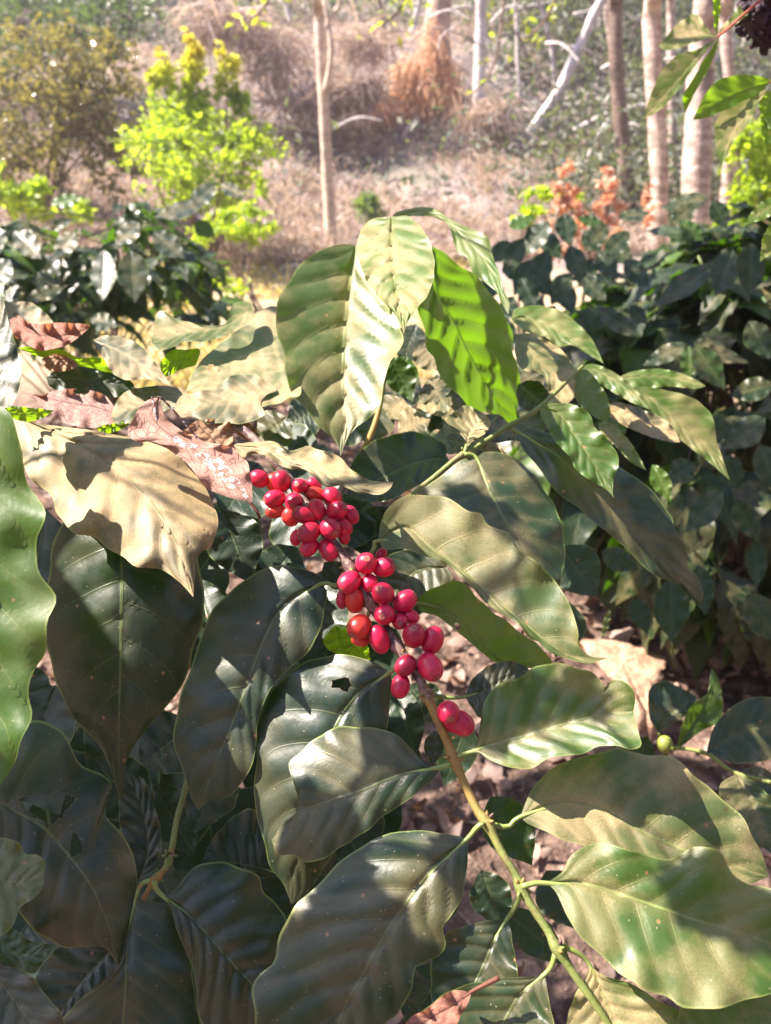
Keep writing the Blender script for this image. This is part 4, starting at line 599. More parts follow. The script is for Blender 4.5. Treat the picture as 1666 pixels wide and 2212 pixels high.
def leaves(big, pos, size, rs, tip=None, up=.55, asp=.45):
    k = len(pos); n = rs.normal(size=(k, 3)); n[:, 2] += up*2; n /= np.linalg.norm(n, axis=1)[:, None]; d = np.cross(n, rs.normal(size=(k, 3))); d /= np.linalg.norm(d, axis=1)[:, None]; b = np.cross(n, d); s = (size*rs.uniform(.6, 1.35, k))[:, None]
    V = np.stack([pos, pos+d*s*.45+b*s*asp*.5+n*s*.07, pos+d*s-n*s*.12, pos+d*s*.45-b*s*asp*.5+n*s*.07], 1)
    tip = np.zeros(k) if tip is None else tip; big.add(V, [(0, 1, 2), (0, 2, 3)], rs.uniform(0, 1, k), np.repeat(tip[:, None], 4, 1))
def crown(name, parent, blobs, n, size, m, seed, tipz=None, up=.55, kind=None, asp=.45):
    """leaf clumps spread through several ellipsoids (centre, radii, weight)"""
    rs = np.random.RandomState(seed); big = Big(); W = np.array([b[2] for b in blobs], float); W /= W.sum()
    for (c, r, w), ww in zip(blobs, W):
        k = int(n*ww); nc = max(6, k//26); cv = rs.normal(size=(nc, 3)); cv /= np.linalg.norm(cv, axis=1)[:, None]; cc = np.array(c)+cv*np.array(r)*(rs.uniform(.1, 1.25, nc)**.5)[:, None]
        p = cc[rs.randint(0, nc, k)]+rs.normal(size=(k, 3))*np.array(r)*.11
        t = np.zeros(k) if tipz is None else np.clip((p[:, 2]-tipz[0])/(tipz[1]-tipz[0]), 0, 1)*rs.uniform(.5, 1, k)
        leaves(big, p, size, rs, t, up, asp)
    o = big.build(name, m, parent)
    return o
def shrub(name, label, cat, base, blobs, n, size, m, seed, group=None, stems=5, sm=None, tipz=None, up=.55, asp=.45):
    root = empty(name, base, label, cat, group); rs = np.random.RandomState(seed+77); st = MB(); base = np.array(base)
    for k in range(stems):
        c, r, w = blobs[k % len(blobs)]; tp = np.array(c)+rs.normal(size=3)*np.array(r)*.35; b0 = base+np.array((rs.normal()*.05, rs.normal()*.05, -.05))
        tube(st, cr([b0, (b0+tp)/2+rs.normal(size=3)*.06*np.linalg.norm(tp-b0), tp], 10), np.linspace(.02, .005, 10)*np.linalg.norm(tp-b0)*.8, 6)
    st.build('stems', sm or M_BRK, root); crown('foliage', root, blobs, n, size, m, seed, tipz, up, asp=asp)
    return root
M_BRK = bark_material('bark_brown', (.13, .085, .065), (.30, .21, .17), sc=8.); M_PALE = bark_material('bark_pale', (.48, .42, .40), (.78, .71, .68), (1, 1, 3.), 7.); M_WHT = bark_material('bark_white', (.50, .45, .45), (.76, .71, .70), (1, 1, 3.), 7.); M_PINK = bark_material('bark_peeling', (.30, .215, .185), (.68, .54, .48), (1, 1, 2.2), 10.)
M_YEL = foliage_material('foliage_yellow_green', (.11, .18, .02), (.26, .33, .035), .46, (.50, .66, .03), .5, tip=(.62, .50, .05))
M_BRG = foliage_material('foliage_brownish', (.05, .065, .02), (.20, .155, .085), .28, (.34, .30, .06), .16)
M_DKG = foliage_material('foliage_dark', (.03, .05, .028), (.09, .11, .06), .25, (.16, .26, .05), .4); M_GRY = foliage_material('foliage_grey_green', (.07, .085, .068), (.17, .175, .135), .25, (.2, .26, .08), .5)
M_ORG = foliage_material('foliage_orange', (.55, .32, .23), (.70, .50, .39), .4, (.75, .36, .20), .5); M_DRY = foliage_material('dry_straw', (.25, .20, .18), (.50, .41, .37), .3, (.55, .40, .28), .7); M_DRO = foliage_material('dry_creeper', (.40, .25, .16), (.60, .42, .30), .4, (.70, .42, .24), .7)
# ---- shrubs and trees on the left
b = G(430, 520); Y = b[1]*.86
def blob(px, py, rx, ry, y, w=1., dz=None): c = at_y(px, py, y); s = y/FPX*1.05; return (c, (rx*s, (dz or rx)*s, ry*s), w)
def base_at(px, y): c = at_y(px, 500, y); return np.array((c[0], y, H(c[0], y)))
y = 7.4; z0, z1 = at_y(400, 210, y)[2], at_y(400, 95, y)[2]
shrub('sunlit_shrub', 'yellow-green shrub glowing in the sun, its shoots tipped golden', 'shrub', base_at(430, y), [blob(430, 330, 140, 80, y, 3.), blob(400, 230, 40, 60, y, 1.), blob(412, 145, 22, 50, y, .7), blob(350, 165, 26, 50, y, .6), blob(488, 170, 22, 45, y, .5), blob(520, 215, 14, 36, y, .3), blob(530, 300, 45, 40, y, .9), blob(345, 320, 55, 60, y, 1.), blob(450, 420, 90, 40, y, 1.2)], 7000, .058, M_YEL, 3, tipz=(z0, z1), stems=9, asp=.6)
y = 8.6
shrub('glossy_tree', 'brownish green tree with glinting leaves at the far left', 'tree', base_at(90, y), [blob(60, 260, 130, 110, y, 3), blob(230, 240, 90, 100, y, 2.4), blob(130, 150, 130, 70, y, 1.8), blob(230, 340, 80, 70, y, 1.3), blob(20, 380, 80, 70, y, 1.2)], 5000, .085, M_BRG, 4, group='trees on the left of the clearing', stems=8)
y = 11.5
shrub('leafy_tree', 'green tree filling the top left corner behind the glossy one', 'tree', base_at(-60, y), [blob(60, 70, 150, 70, y, 2), blob(180, 60, 90, 60, y, 1), blob(-60, 150, 120, 120, y, 1.5), blob(270, 20, 60, 40, y, .5)], 5200, .09, M_DKG, 5, group='trees on the left of the clearing', stems=6)
y = 6.3
shrub('weed_clump', 'bright yellow-green weeds lit from behind at the left edge', 'weeds', base_at(80, y), [blob(40, 435, 50, 40, y, 2), blob(170, 450, 40, 26, y, .7), blob(-20, 410, 50, 50, y, 1), blob(100, 420, 20, 40, y, .5)], 1100, .06, M_YEL, 6, group='sunlit weeds', stems=6, asp=.6)
y = 5.6
shrub('weed_clump', 'low sunlit weeds beside the sandy path', 'weeds', base_at(540, y), [blob(535, 490, 50, 34, y, 2), blob(470, 500, 50, 30, y, 1), blob(560, 400, 12, 26, y, .2), blob(450, 600, 80, 30, y*.75, 1.2)], 1500, .045, M_YEL, 7, group='sunlit weeds', stems=6, asp=.6)
y = 8.
shrub('grass_tuft', 'feathery blue-green plant at the foot of the bare trunk', 'plant', base_at(800, y), [blob(800, 450, 24, 30, y, 1)], 420, .09, foliage_material('foliage_blue_green', (.10, .15, .10), (.18, .24, .15), .3), 8, stems=3, asp=.18, up=.2)
# ---- right side shrubs
y = 3.6
shrub('orange_shrub', 'small shrub with orange dead foliage above the coffee bush', 'shrub', base_at(1225, y), [blob(1225, 400, 20, 30, y, 1), blob(1240, 440, 34, 24, y, 1), blob(1200, 520, 26, 40, y, 1), blob(1250, 500, 40, 30, y, .8)], 620, .030, M_ORG, 9, group='orange withered shrubs', asp=.7, stems=2)
shrub('orange_shrub', 'withered orange sprig to the right of the larger orange shrub', 'shrub', base_at(1320, y), [blob(1312, 400, 16, 34, y, 1), blob(1305, 450, 30, 24, y, 1), blob(1310, 500, 34, 30, y, .7), blob(1395, 440, 20, 40, y, .6)], 460, .030, M_ORG, 10, group='orange withered shrubs', asp=.7, stems=2)
shrub('lime_shrub', 'lime green sprig beside the orange shrub', 'shrub', base_at(1160, y+.2), [blob(1165, 430, 36, 30, y+.2, 1), blob(1130, 460, 30, 22, y+.2, .7), blob(1240, 425, 14, 16, y+.2, .3)], 420, .034, M_YEL, 12, asp=.7, stems=2)
y = 4.2
shrub('lime_bush', 'yellow-green bush lit by the sun at the right edge', 'shrub', base_at(1640, y), [blob(1640, 350, 60, 70, y, 2), blob(1625, 440, 50, 60, y, 1.5), blob(1590, 300, 30, 40, y, .5), blob(1570, 510, 40, 40, y, .8), blob(1680, 260, 50, 50, y, .8)], 2200, .04, M_YEL, 13, asp=.6)
# ---- trunks
def tree(name, label, foot, pxs, w, y, m, seed, group='trees on the slope', top=None, limbs=(), crown_n=500):
    """foot pixel, further pixels the trunk passes, diameter in px, distance; the trunk runs on above the frame into a thin crown"""
    c = at_y(foot[0], foot[1], y); b = np.array((c[0], y, H(c[0], y)-.1)); pth = [b]+[at_y(px, py, y+.02*i) for i, (px, py) in enumerate(pxs)]
    pth = [p for i, p in enumerate(pth) if i == 0 or p[2] > b[2]+.15]; d = nrm(pth[-1]-pth[-2]); tp = pth[-1]+d*3.2+np.array((0, .8, 0)); root = empty(name, b, label, 'tree', group)
    r = w*y/FPX/2; p = cr(pth+[tp], 40); mb = MB(); rad = r*np.linspace(1.06, .5, 40); rad[:3] *= np.array((1.5, 1.2, 1.06)); tube(mb, p, rad, 12, bump=.26); mb.build('trunk', m, root)
    for lb in limbs:
        q = cr([at_y(px, py, y-.05) for px, py in lb[:-1]], 18); mb = MB(); tube(mb, q, np.linspace(lb[-1], lb[-1]*.6, 18)*y/FPX/2, 7, bump=.15); mb.build('limb', m, root)
    if crown_n: crown('crown', root, [(tp+np.array((0, .6, .6)), (1.1, 1.0, .8), 1)], crown_n, .11, M_DKG, seed)
    return root
tree('slender_tree', 'slender bare trunk standing alone in the middle of the clearing', (716, 540), [(712, 460), (703, 300), (695, 140), (687, 0), (682, -60)], 22, 8.3, bark_material('bark_straw', (.48, .35, .28), (.72, .58, .49), (1, 1, 4.), 9.), 1, limbs=[((706, 60), (712, 40), (724, 25), (733, 8), (730, -20), 9), ((702, 200), (712, 150), (716, 100), (708, 40), (700, 0), 12)], crown_n=0)
tree('white_tree', 'thin white trunk right of the dead creeper-covered tree', (1032, 335), [(1033, 250), (1037, 120), (1040, 40), (1037, -60)], 22, 11.5, M_WHT, 2)
tree('leaning_tree', 'pale trunk leaning to the right across the wood', (1112, 385), [(1150, 320), (1200, 210), (1240, 130), (1280, 40), (1300, 0), (1330, -60)], 21, 11.5, M_WHT, 3)
tree('forest_tree', 'tall peeling trunk with pinkish bark, left of the thickest one', (1426, 560), [(1425, 420), (1421, 300), (1412, 150), (1408, 0), (1405, -80)], 37, 5.6, M_PINK, 4)
tree('forest_tree', 'thickest peeling trunk behind the hanging leaflets', (1500, 620), [(1502, 450), (1506, 330), (1512, 200), (1520, 60), (1525, -80)], 56, 5.2, M_PINK, 5)
tree('forest_tree', 'thin yellowish trunk between the two peeling ones', (1455, 420), [(1452, 300), (1450, 100), (1450, 0), (1448, -60)], 17, 10., M_PINK, 6)
tree('forest_tree', 'far pale trunk just right of the thickest trunk', (1590, 400), [(1580, 250), (1570, 100), (1566, 0), (1565, -60)], 26, 8., M_PINK, 7)
tree('forest_tree', 'faint pair of grey stems behind the leaning trunk', (1150, 300), [(1165, 220), (1190, 120), (1205, 60), (1215, 0), (1220, -50)], 13, 15., M_PALE, 8, limbs=[((1175, 250), (1185, 180), (1215, 100), (1230, 40), 10)])
tree('forest_tree', 'thin pinkish stem near the top above the leaning trunk', (1335, 330), [(1330, 200), (1322, 100), (1312, 40), (1308, -40)], 13, 12., M_PINK, 9)
tree('forest_tree', 'dark brown shaggy trunk left of the peeling trunks', (1355, 470), [(1352, 380), (1345, 300), (1335, 200), (1330, 100), (1330, 0), (1330, -60)], 30, 9., M_BRK, 10)
tree('forest_tree', 'far grey trunk near the top left of the white trunk', (832, 250), [(833, 120), (835, 0), (836, -60)], 12, 17., M_PALE, 12)
rs_ = np.random.RandomState(91)
for i in range(22):
    px = [840, 880, 990, 1060, 1085, 1125, 1170, 1215, 1240, 1265, 1285, 1350, 1375, 1395, 1440, 1475, 1555, 1605, 1630, 1660, 780, 560][i]; y = rs_.uniform(12.5, 18.5); ln = rs_.uniform(-60, 60)
    tree('sapling', 'thin bare stem in the tangle of the wood', (px, 300), [(px+ln*.25, 200), (px+ln*.6+rs_.uniform(-10, 10), 90), (px+ln, 0), (px+ln*1.2, -50)], rs_.uniform(7, 13), y, M_PALE if i % 3 else M_BRK, 200+i, group='thin stems in the wood', crown_n=160)
for i, (x, y, z, r_, lab) in enumerate([(-1.2, -6.2, 4.6, 2.6, 'unseen tree added behind the camera to cut sky light'), (3.6, -4.6, 4.4, 2.5, 'unseen tree added behind the camera for shade, to the right of the other one'), (5.6, 2.0, 4.9, 2.3, 'broad unseen tree added beyond the right edge to darken the coffee bush'), (4.9, 5.2, 5.6, 2.2, 'unseen tree added beyond the right edge for shade, next to the peeling trunks')]):
    b = np.array((x, y, float(H(x, y)))); shrub('added_shade_tree', lab, 'tree', b, [(b+np.array((0, 0, z)), (r_, r_, 1.5), 2), (b+np.array((r_*.4, .3, z+1.)), (r_*.7, r_*.7, 1.1), 1)], 3400, .34, M_DKG, 300+i, group='unseen trees added for shade', stems=4)  # crowns added out of view to darken parts of the sky
# dead snag under dry creeper
c = at_y(930, 330, 12.); sb = np.array((c[0], 12., H(c[0], 12.))); snag = empty('dead_tree', sb, 'broken tree wrapped in dry orange creeper on the slope', 'dead tree')
mb = MB(); tube(mb, cr([sb+(0, 0, -.1), at_y(935, 200, 12.05), at_y(945, 80, 12.1), at_y(950, -20, 12.2), at_y(955, -120, 12.3)], 24), np.linspace(.21, .13, 24), 10, bump=.3); mb.build('trunk', bark_material('bark_snag', (.30, .19, .14), (.52, .37, .29), (1, 1, 5.), 7.), snag)
big = Big(); rs = np.random.RandomState(9)
def strands(big, p, d, ln, w, rs, rnd=None):
    k = len(p); s = np.cross(d, rs.normal(size=(k, 3))); s /= np.linalg.norm(s, axis=1)[:, None]+1e-9; L = (ln*rs.uniform(.5, 1.4, k))[:, None]; e = rs.normal(size=(k, 3))*.25
    V = np.stack([p-s*w, p+s*w, p+(d+e*.4)*L*.55+s*w*.8, p+(d+e*.4)*L*.55-s*w*.8, p+(d+e+np.array((0, 0, -.35)))*L], 1); big.add(V, [(0, 1, 2), (0, 2, 3), (3, 2, 4)], rs.uniform(0, 1, k) if rnd is None else rnd, np.zeros((k, 5)))
for (px, py, rx, ry, k) in [(905, 225, 55, 50, 800), (860, 250, 50, 34, 800), (935, 130, 26, 80, 300), (940, 300, 60, 36, 700), (970, 220, 34, 80, 500), (880, 180, 30, 50, 400), (1010, 310, 50, 22, 400), (830, 225, 30, 24, 300)]:
    cc, r, _ = blob(px, py, rx, ry, 11.9); v = rs.normal(size=(k, 3)); v /= np.linalg.norm(v, axis=1)[:, None]; p = cc+v*np.array(r)*(rs.uniform(0, 1, k)**.4)[:, None]; d = np.stack([rs.normal(size=k)*.35, rs.normal(size=k)*.35, -np.ones(k)], 1); strands(big, p, d+rs.normal(size=(k, 3))*.3, .30, .010, rs)
big.build('dry_creeper', M_DRO, snag)
# ---- stuff: dry grass on the slope, far undergrowth
big = Big(); rs = np.random.RandomState(14); k = 60000
yy = 7.6+rs.uniform(0, 1, k)**1.5*13; xx = (rs.uniform(-1, 1, k)*.62)*yy; den = np.array([mnoise.noise(Vector((a*.9, b_*.9, 3.))) for a, b_ in zip(xx, yy)]); keep = den > -.15+rs.uniform(-.3, .3, k); xx, yy = xx[keep], yy[keep]; k = len(xx)
p = np.stack([xx, yy, H(xx, yy)-.02], 1); d = np.stack([rs.normal(size=k)*.5-.1, rs.normal(size=k)*.4-.35, np.full(k, .8)], 1); strands(big, p, d, .26, .008, rs)
tag(big.build('dry_grass', M_DRY, loc=(0, 10, 0)), kind='stuff')
big = Big(); rs = np.random.RandomState(15)
for i in range(1500):     # low scrub, thicker to the right where the wood starts
    y = rs.uniform(8.6, 24); u = rs.uniform(-.55, .60)
    if u < .10 and rs.rand() < (.90 if y < 15.5 else .35): continue
    if .10 < u < .18 and y < 12.5: continue
    x = u*y; hgt = rs.uniform(.1, 1.8 if y > 13 else .7)*(1 if u > .1 else .5); c = np.array((x, y, H(x, y)+hgt*rs.uniform(.2, .9))); kk = rs.randint(40, 110)
    leaves(big, c+rs.normal(size=(kk, 3))*np.array((.40, .35, .32)), .12, rs, None)
tag(big.build('undergrowth', M_GRY, loc=(0, 14, 0)), kind='stuff')
big = Big(); rs = np.random.RandomState(16)
for i in range(420):
    y = rs.uniform(16, 25); u = rs.uniform(-.6, .62); x = u*y; c = np.array((x, y, H(x, y)+rs.uniform(.2, 4.5))); kk = rs.randint(30, 90); leaves(big, c+rs.normal(size=(kk, 3))*np.array((.5, .45, .4)), .15, rs, None)
tag(big.build('forest_foliage', M_DKG, loc=(0, 18, 0)), kind='stuff')
# hanging sprays of sunlit leaves near the top of the frame
for i, (px, py, y, n_, sz, lab) in enumerate([(870, 10, 6., 50, .05, 'yellow-green leaf spray hanging at the top edge over the dead tree'), (575, 10, 7., 50, .05, 'yellowish leaf spray at the top edge left of the slender trunk'), (1050, 170, 7.5, 22, .05, 'few bright leaves beside the white trunk'), (1180, 40, 6., 34, .05, 'loose leaf spray crossing the leaning trunk at the top edge')]):
    root = empty('hanging_spray', at_y(px, -260, y+.1), lab, 'branch', 'leaf sprays at the top edge'); tw = [at_y(px+60, -260, y+.1), at_y(px+30, py-90, y), at_y(px, py, y), at_y(px-45, py+45, y)]
    mb = MB(); pt = cr(tw, 24); tube(mb, pt, np.linspace(.022, .009, 24), 6); mb.build('twig', M_BRK, root); big = Big(); rs = np.random.RandomState(60+i)
    pp = pt[rs.randint(8, 24, n_)]+rs.normal(size=(n_, 3))*np.array((.07, .06, .06)); leaves(big, pp, sz*1.6, rs, rs.uniform(0, .5, n_)); big.build('foliage', M_YEL, root)
# bare dead branches leaning about the slope, each a thing
for i, (pa, pb, w, y, lab) in enumerate([((1120, 388), (1190, 335), 10, 12.4, 'short pale dead branch at the foot of the leaning trunk'), ((1235, 285), (1400, 225), 12, 11., 'curved grey dead branch rising towards the peeling trunks'), ((1255, 380), (1320, 250), 10, 10., 'dark dead branch leaning right below the leaning trunk'), ((1325, 308), (1385, 275), 9, 9.5, 'short pink dead stick left of the peeling trunks'), ((870, 300), (905, 255), 8, 11.3, 'bent pale stick below the creeper heap'), ((610, 80), (640, 120), 9, 13., 'short pale log left of the slender trunk'), ((605, 0), (628, 50), 10, 14., 'pale dead branch at the top edge left of the slender trunk'), ((1300, 150), (1340, 145), 8, 10., 'pale broken stick level with the hanging leaflets'), ((1060, 50), (1120, 10), 6, 12., 'thin curved vine at the top right of the white trunk'), ((720, 278), (830, 262), 6, 10.6, 'thin stick lying across the slope right of the slender trunk')]):
    A_, B_ = at_y(*pa, y), at_y(*pb, y-.1); mid = (A_+B_)/2+np.array((0, 0, .04+.02*i % .07)); mb = MB(); tube(mb, cr([A_, mid, B_], 16), np.linspace(1, .6, 16)*w*y/FPX/2, 6, bump=.25); tag(mb.build('dead_branch', M_PALE), lab, 'dead branch', 'bare dead branches on the slope')
for i in range(52):      # brushwood: thin dead sticks criss-crossing at the edge of the wood
    y = rs_.uniform(9.5, 15.); px, py = rs_.uniform(900, 1660), rs_.uniform(20, 380); a = rs_.choice([rs_.uniform(-.6, .3), rs_.uniform(.9, 2.2)]); L_ = rs_.uniform(50, 170)
    A_, B_ = at_y(px, py, y), at_y(px+L_*math.cos(a), py-L_*math.sin(a), y+rs_.uniform(-.4, .4)); mid = (A_+B_)/2+np.array((rs_.normal()*.05, 0, rs_.uniform(-.02, .12))); mb = MB(); tube(mb, cr([A_, mid, B_], 14), np.linspace(1, .5, 14)*rs_.uniform(3.5, 8)*y/FPX/2, 5, bump=.25); tag(mb.build('dead_stick', M_PALE if i % 3 else M_BRK), 'thin dead stick in the brushwood at the edge of the wood', 'stick', 'dead sticks in the brushwood')
# heaped dry grass along the bank left of the dead tree
big = Big(); rs = np.random.RandomState(19)
for (px, py, rx, ry, k) in [(640, 215, 70, 14, 420), (740, 185, 60, 14, 420), (790, 200, 40, 20, 380), (590, 150, 40, 30, 260), (700, 225, 60, 14, 380), (620, 95, 60, 30, 240), (1060, 345, 60, 24, 700), (1180, 370, 60, 20, 400), (600, 300, 50, 24, 500), (760, 330, 50, 24, 500), (850, 400, 60, 24, 500), (980, 420, 60, 24, 500), (640, 400, 50, 24, 400), (1050, 250, 50, 30, 500), (520, 60, 60, 30, 500), (450, 40, 60, 40, 500), (780, 90, 60, 30, 500)]:
    cc, r, _ = blob(px, py, rx, ry, 11.4); v = rs.normal(size=(k, 3)); v /= np.linalg.norm(v, axis=1)[:, None]; p = cc+v*np.array(r)*(rs.uniform(0, 1, k)**.4)[:, None]; d = np.stack([rs.normal(size=k)*.7, rs.normal(size=k)*.5-.2, rs.normal(size=k)*.5-.2], 1); strands(big, p, d, .35, .009, rs)
tag(big.build('dry_brush', M_DRY, loc=(0, 11, 1)), kind='stuff')
# ---- near ground: stump, litter, clods
sc0 = G(1385, 1590); su = empty('tree_stump', sc0, 'weathered broad-topped stump lit by the sun behind the notched leaf', 'stump')
def stump():
    top = pts('1256,1384 1290,1382 1330,1388 1365,1393 1395,1403 1425,1412 1438,1432 1424,1452 1420,1470 1400,1490 1385,1497 1362,1490 1345,1470 1320,1462 1300,1440 1275,1415'); d0 = 1.72; mb = MB(); rs = np.random.RandomState(2); n = nrm((0, -.35, .94)); A0 = P(1350, 1440, d0)
    T = cr(top+[top[0]], 49)[:-1]; ry = ray(T); lam = ((A0-CAM)@n)/(ry@n); V0 = CAM+lam[:, None]*ry; c0 = V0.mean(0); foot = np.array((sc0[0], sc0[1], H(sc0[0], sc0[1])-.05)); V = []; F = []; N_ = len(V0)
    rings = [(.0, 0), (.35, 0), (.7, 0), (1., 0.), (1.03, .25), (.9, .5), (.55, .75), (.40, 1.6), (.34, 3.), (.36, 9.)]
    for rr, dp in rings:
        for i in range(N_):
            p = c0+(V0[i]-c0)*rr; z = dp*.02
            if dp >= .5: f = min(1, (dp-.25)/1.5); q = foot+nrm((V0[i]-c0)*(1, 1, 0))*.030*(1+.2*math.sin(i*.9)); p = p*(1-f)+np.array((q[0], q[1], p[2]))*f
            p = p-np.array((0, 0, z)); p = p+np.array((0, 0, .008*mnoise.noise(Vector((p*40).tolist())) + .004*mnoise.noise(Vector((p*110).tolist())))); V.append(p)
    for k in range(len(rings)-1): F += [(k*N_+i, k*N_+(i+1) % N_, (k+1)*N_+(i+1) % N_, (k+1)*N_+i) for i in range(N_)]
    mb.add(V, F); mb.build('stump', plain('stump_wood', (.30, .16, .10), (.52, .34, .23), 38., .8, .8, .012), su)
stump()
def litter(n, seed, box, sz, m, name):
    big = Big(); rs = np.random.RandomState(seed); x = rs.uniform(box[0], box[1], n); y = rs.uniform(box[2], box[3], n); z = H(x, y)+rs.uniform(.0, .03, n); s = sz*rs.uniform(.4, 1.5, n)
    nr = rs.normal(size=(n, 3))*.45; nr[:, 2] += 1; nr /= np.linalg.norm(nr, axis=1)[:, None]; d = np.cross(nr, rs.normal(size=(n, 3))); d /= np.linalg.norm(d, axis=1)[:, None]; b_ = np.cross(nr, d); p = np.stack([x, y, z], 1); c = rs.uniform(-.5, 1.1, n)
    V = np.zeros((n, 15, 3))
    for i, (u, w) in enumerate([(-1, .04), (-.5, .36), (0, .46), (.5, .32), (1, .03)]):
        for j, v in enumerate((-1, 0, 1)): V[:, i*3+j] = p+d*(s*u*.9)[:, None]+b_*(s*w*v)[:, None]+nr*(s*(c*(u*u*.7+v*v*w*.9)))[:, None]
    V += rs.normal(size=V.shape)*(s*.10)[:, None, None]
    big.add(V, [(i*3+j, i*3+j+1, i*3+j+4, i*3+j+3) for i in range(4) for j in range(2)], rs.uniform(0, 1, n), np.zeros((n, 15))); tag(big.build(name, m, loc=(.3, 1, 0), smooth=True), kind='stuff')
litter(6500, 31, (-1.6, 2.6, -.1, 4.2), .026, foliage_material('litter_leaves', (.05, .033, .028), (.36, .25, .205), .15, (.5, .25, .12), .7), 'leaf_litter')
def clods(n, seed, box, name):
    rs = np.random.RandomState(seed); mb = MB(); nu, nv = 8, 6
    for k in range(n):
        x, y = rs.uniform(box[0], box[1]), rs.uniform(box[2], box[3]); s = .003+.022*rs.rand()**3; c = np.array((x, y, float(H(x, y))+s*.3)); V = [c+s*np.array((math.sin(math.pi*i/nv)*math.cos(6.283*j/nu), math.sin(math.pi*i/nv)*math.sin(6.283*j/nu), .75*math.cos(math.pi*i/nv)))*(1+.5*mnoise.noise(Vector((k*1.7+i*.5, math.cos(6.283*j/nu)*1.2, math.sin(6.283*j/nu)*1.2)))) for i in range(nv+1) for j in range(nu)]
        mb.add(V, [(i*nu+j, (i+1)*nu+j, (i+1)*nu+(j+1) % nu, i*nu+(j+1) % nu) for i in range(nv) for j in range(nu)])
    tag(mb.build(name, plain('soil', (.20, .115, .085), (.42, .28, .215), 50., .95, .6, .004), loc=(.3, 1, 0)), kind='stuff')
clods(2200, 32, (-.8, 1.9, .0, 2.6), 'soil_clods')

big = Big(); rs = np.random.RandomState(44); k = 2600; x = rs.uniform(-1.2, 2.4, k); y = rs.uniform(0, 3.8, k); p = np.stack([x, y, H(x, y)+rs.uniform(.0, .03, k)], 1); a = rs.uniform(0, 6.28, k); d = np.stack([np.cos(a), np.sin(a), rs.normal(size=k)*.15+.2], 1)
strands(big, p, d, .06, .0012, rs); tag(big.build('twig_litter', plain('twig_litter', (.10, .065, .05), (.38, .28, .22), 60.), loc=(.3, 1, 0)), kind='stuff')

big = Big(); rs = np.random.RandomState(45); k = 9000; y = rs.uniform(3.6, 7.9, k); x = rs.uniform(-.42, .12, k)*y; den = np.array([mnoise.noise(Vector((a*1.3, b_*1.3, 7.))) for a, b_ in zip(x, y)]); kp = den > rs.uniform(-.35, .2, k); x, y = x[kp], y[kp]; k = len(x)
p = np.stack([x, y, H(x, y)], 1); d = np.stack([rs.normal(size=k)*.5, rs.normal(size=k)*.5, np.full(k, .8)], 1)
strands(big, p, d, .11, .006, rs); tag(big.build('path_grass', foliage_material('golden_grass', (.34, .27, .09), (.58, .46, .20), .35, (.60, .50, .15), .6), loc=(-.5, 6, 0)), kind='stuff')
# ------------------------------------------------------------------ leaves added out of view and hung on the shrub, placed to cast chosen dapples
TL = []
E1 = nrm(np.cross(SUN, (0, 0, 1.))); E2 = np.cross(E1, SUN)
_SP = np.vstack(SURF_P); _SL = np.concatenate(SURF_L)
def surf(x, y, d):
    k = np.hypot(_SP[:, 0]-x, _SP[:, 1]-y) < 16
    return float(_SL[k].min()) if k.any() else d
LIT = [(250, 1010, 160, .46), (380, 1110, 80, .43), (120, 960, 80, .49), (520, 780, 140, .60), (400, 720, 90, .60), (280, 770, 80, .57), (480, 860, 100, .53), (420, 950, 100, .48), (200, 890, 80, .53), (100, 720, 90, .57),
 (700, 590, 60, .6), (690, 660, 40, .6), (800, 700, 60, .59), (800, 850, 40, .57), (850, 560, 100, .585), (980, 480, 70, .63), (1070, 600, 40, .64), (965, 650, 26, .6), (1005, 715, 34, .59), (960, 790, 20, .58),
 (620, 985, 50, .45), (700, 1005, 55, .45), (800, 1045, 45, .44), (930, 1090, 55, .45), (990, 1140, 50, .45), (890, 1120, 40, .455), (1080, 1310, 24, .43), (1150, 1370, 24, .43), (1220, 1410, 28, .42), (1140, 1250, 30, .43),
 (1100, 1010, 45, .50), (1060, 1020, 35, .50), (1190, 1150, 26, .5), (1205, 1230, 20, .5), (1190, 700, 80, .68), (1180, 790, 70, .66), (1430, 815, 80, .7), (1440, 880, 60, .68), (1250, 900, 45, .53), (1400, 920, 45, .66), (1300, 970, 25, .52), (1000, 910, 45, .52), (1370, 1130, 24, .52), (1420, 1200, 24, .5),
 (1180, 1640, 45, .4), (1270, 1620, 50, .4), (1350, 1605, 40, .4), (1345, 1480, 22, .41), (1200, 1780, 55, .39), (1300, 1800, 55, .385), (1420, 1830, 50, .38), (1530, 1730, 32, .4), (1300, 1690, 28, .4), (1600, 1850, 45, .38), (1290, 1980, 75, .375), (1400, 2070, 85, .37), (1250, 1930, 45, .38), (1480, 2130, 65, .365), (1560, 2140, 55, .345), (1350, 2150, 45, .365),
 (760, 1700, 24, .405), (800, 1745, 24, .40), (850, 1830, 36, .39), (915, 1930, 28, .385), (950, 2000, 28, .38), (1070, 2180, 18, .365), (590, 1100, 20, .47), (690, 1065, 20, .47), (775, 1330, 18, .445), (1060, 1340, 28, .45), (1140, 1400, 32, .44), (60, 1480, 110, .40), (40, 1200, 110, .41), (20, 1000, 90, .42), (900, 1270, 20, .46), (735, 1390, 25, .5)]
LIT = [(x, y, r, surf(x, y, d)) for x, y, r, d in LIT]
LQ = [(P(x, y, d)@E1, P(x, y, d)@E2, r*d/FPX) for x, y, r, d in LIT]
FAR_LIT = [(1350, 1440, 80, 1.72), (1600, 1530, 60, .66), (1100, 1700, 60, 1.3), (1200, 1900, 60, 1.25), (970, 1650, 40, 1.3), (1560, 800, 60, 1.32), (1440, 460, 60, 2.05), (1240, 500, 50, 1.9), (1620, 1300, 60, 1.5), (1560, 1250, 40, 1.6)]
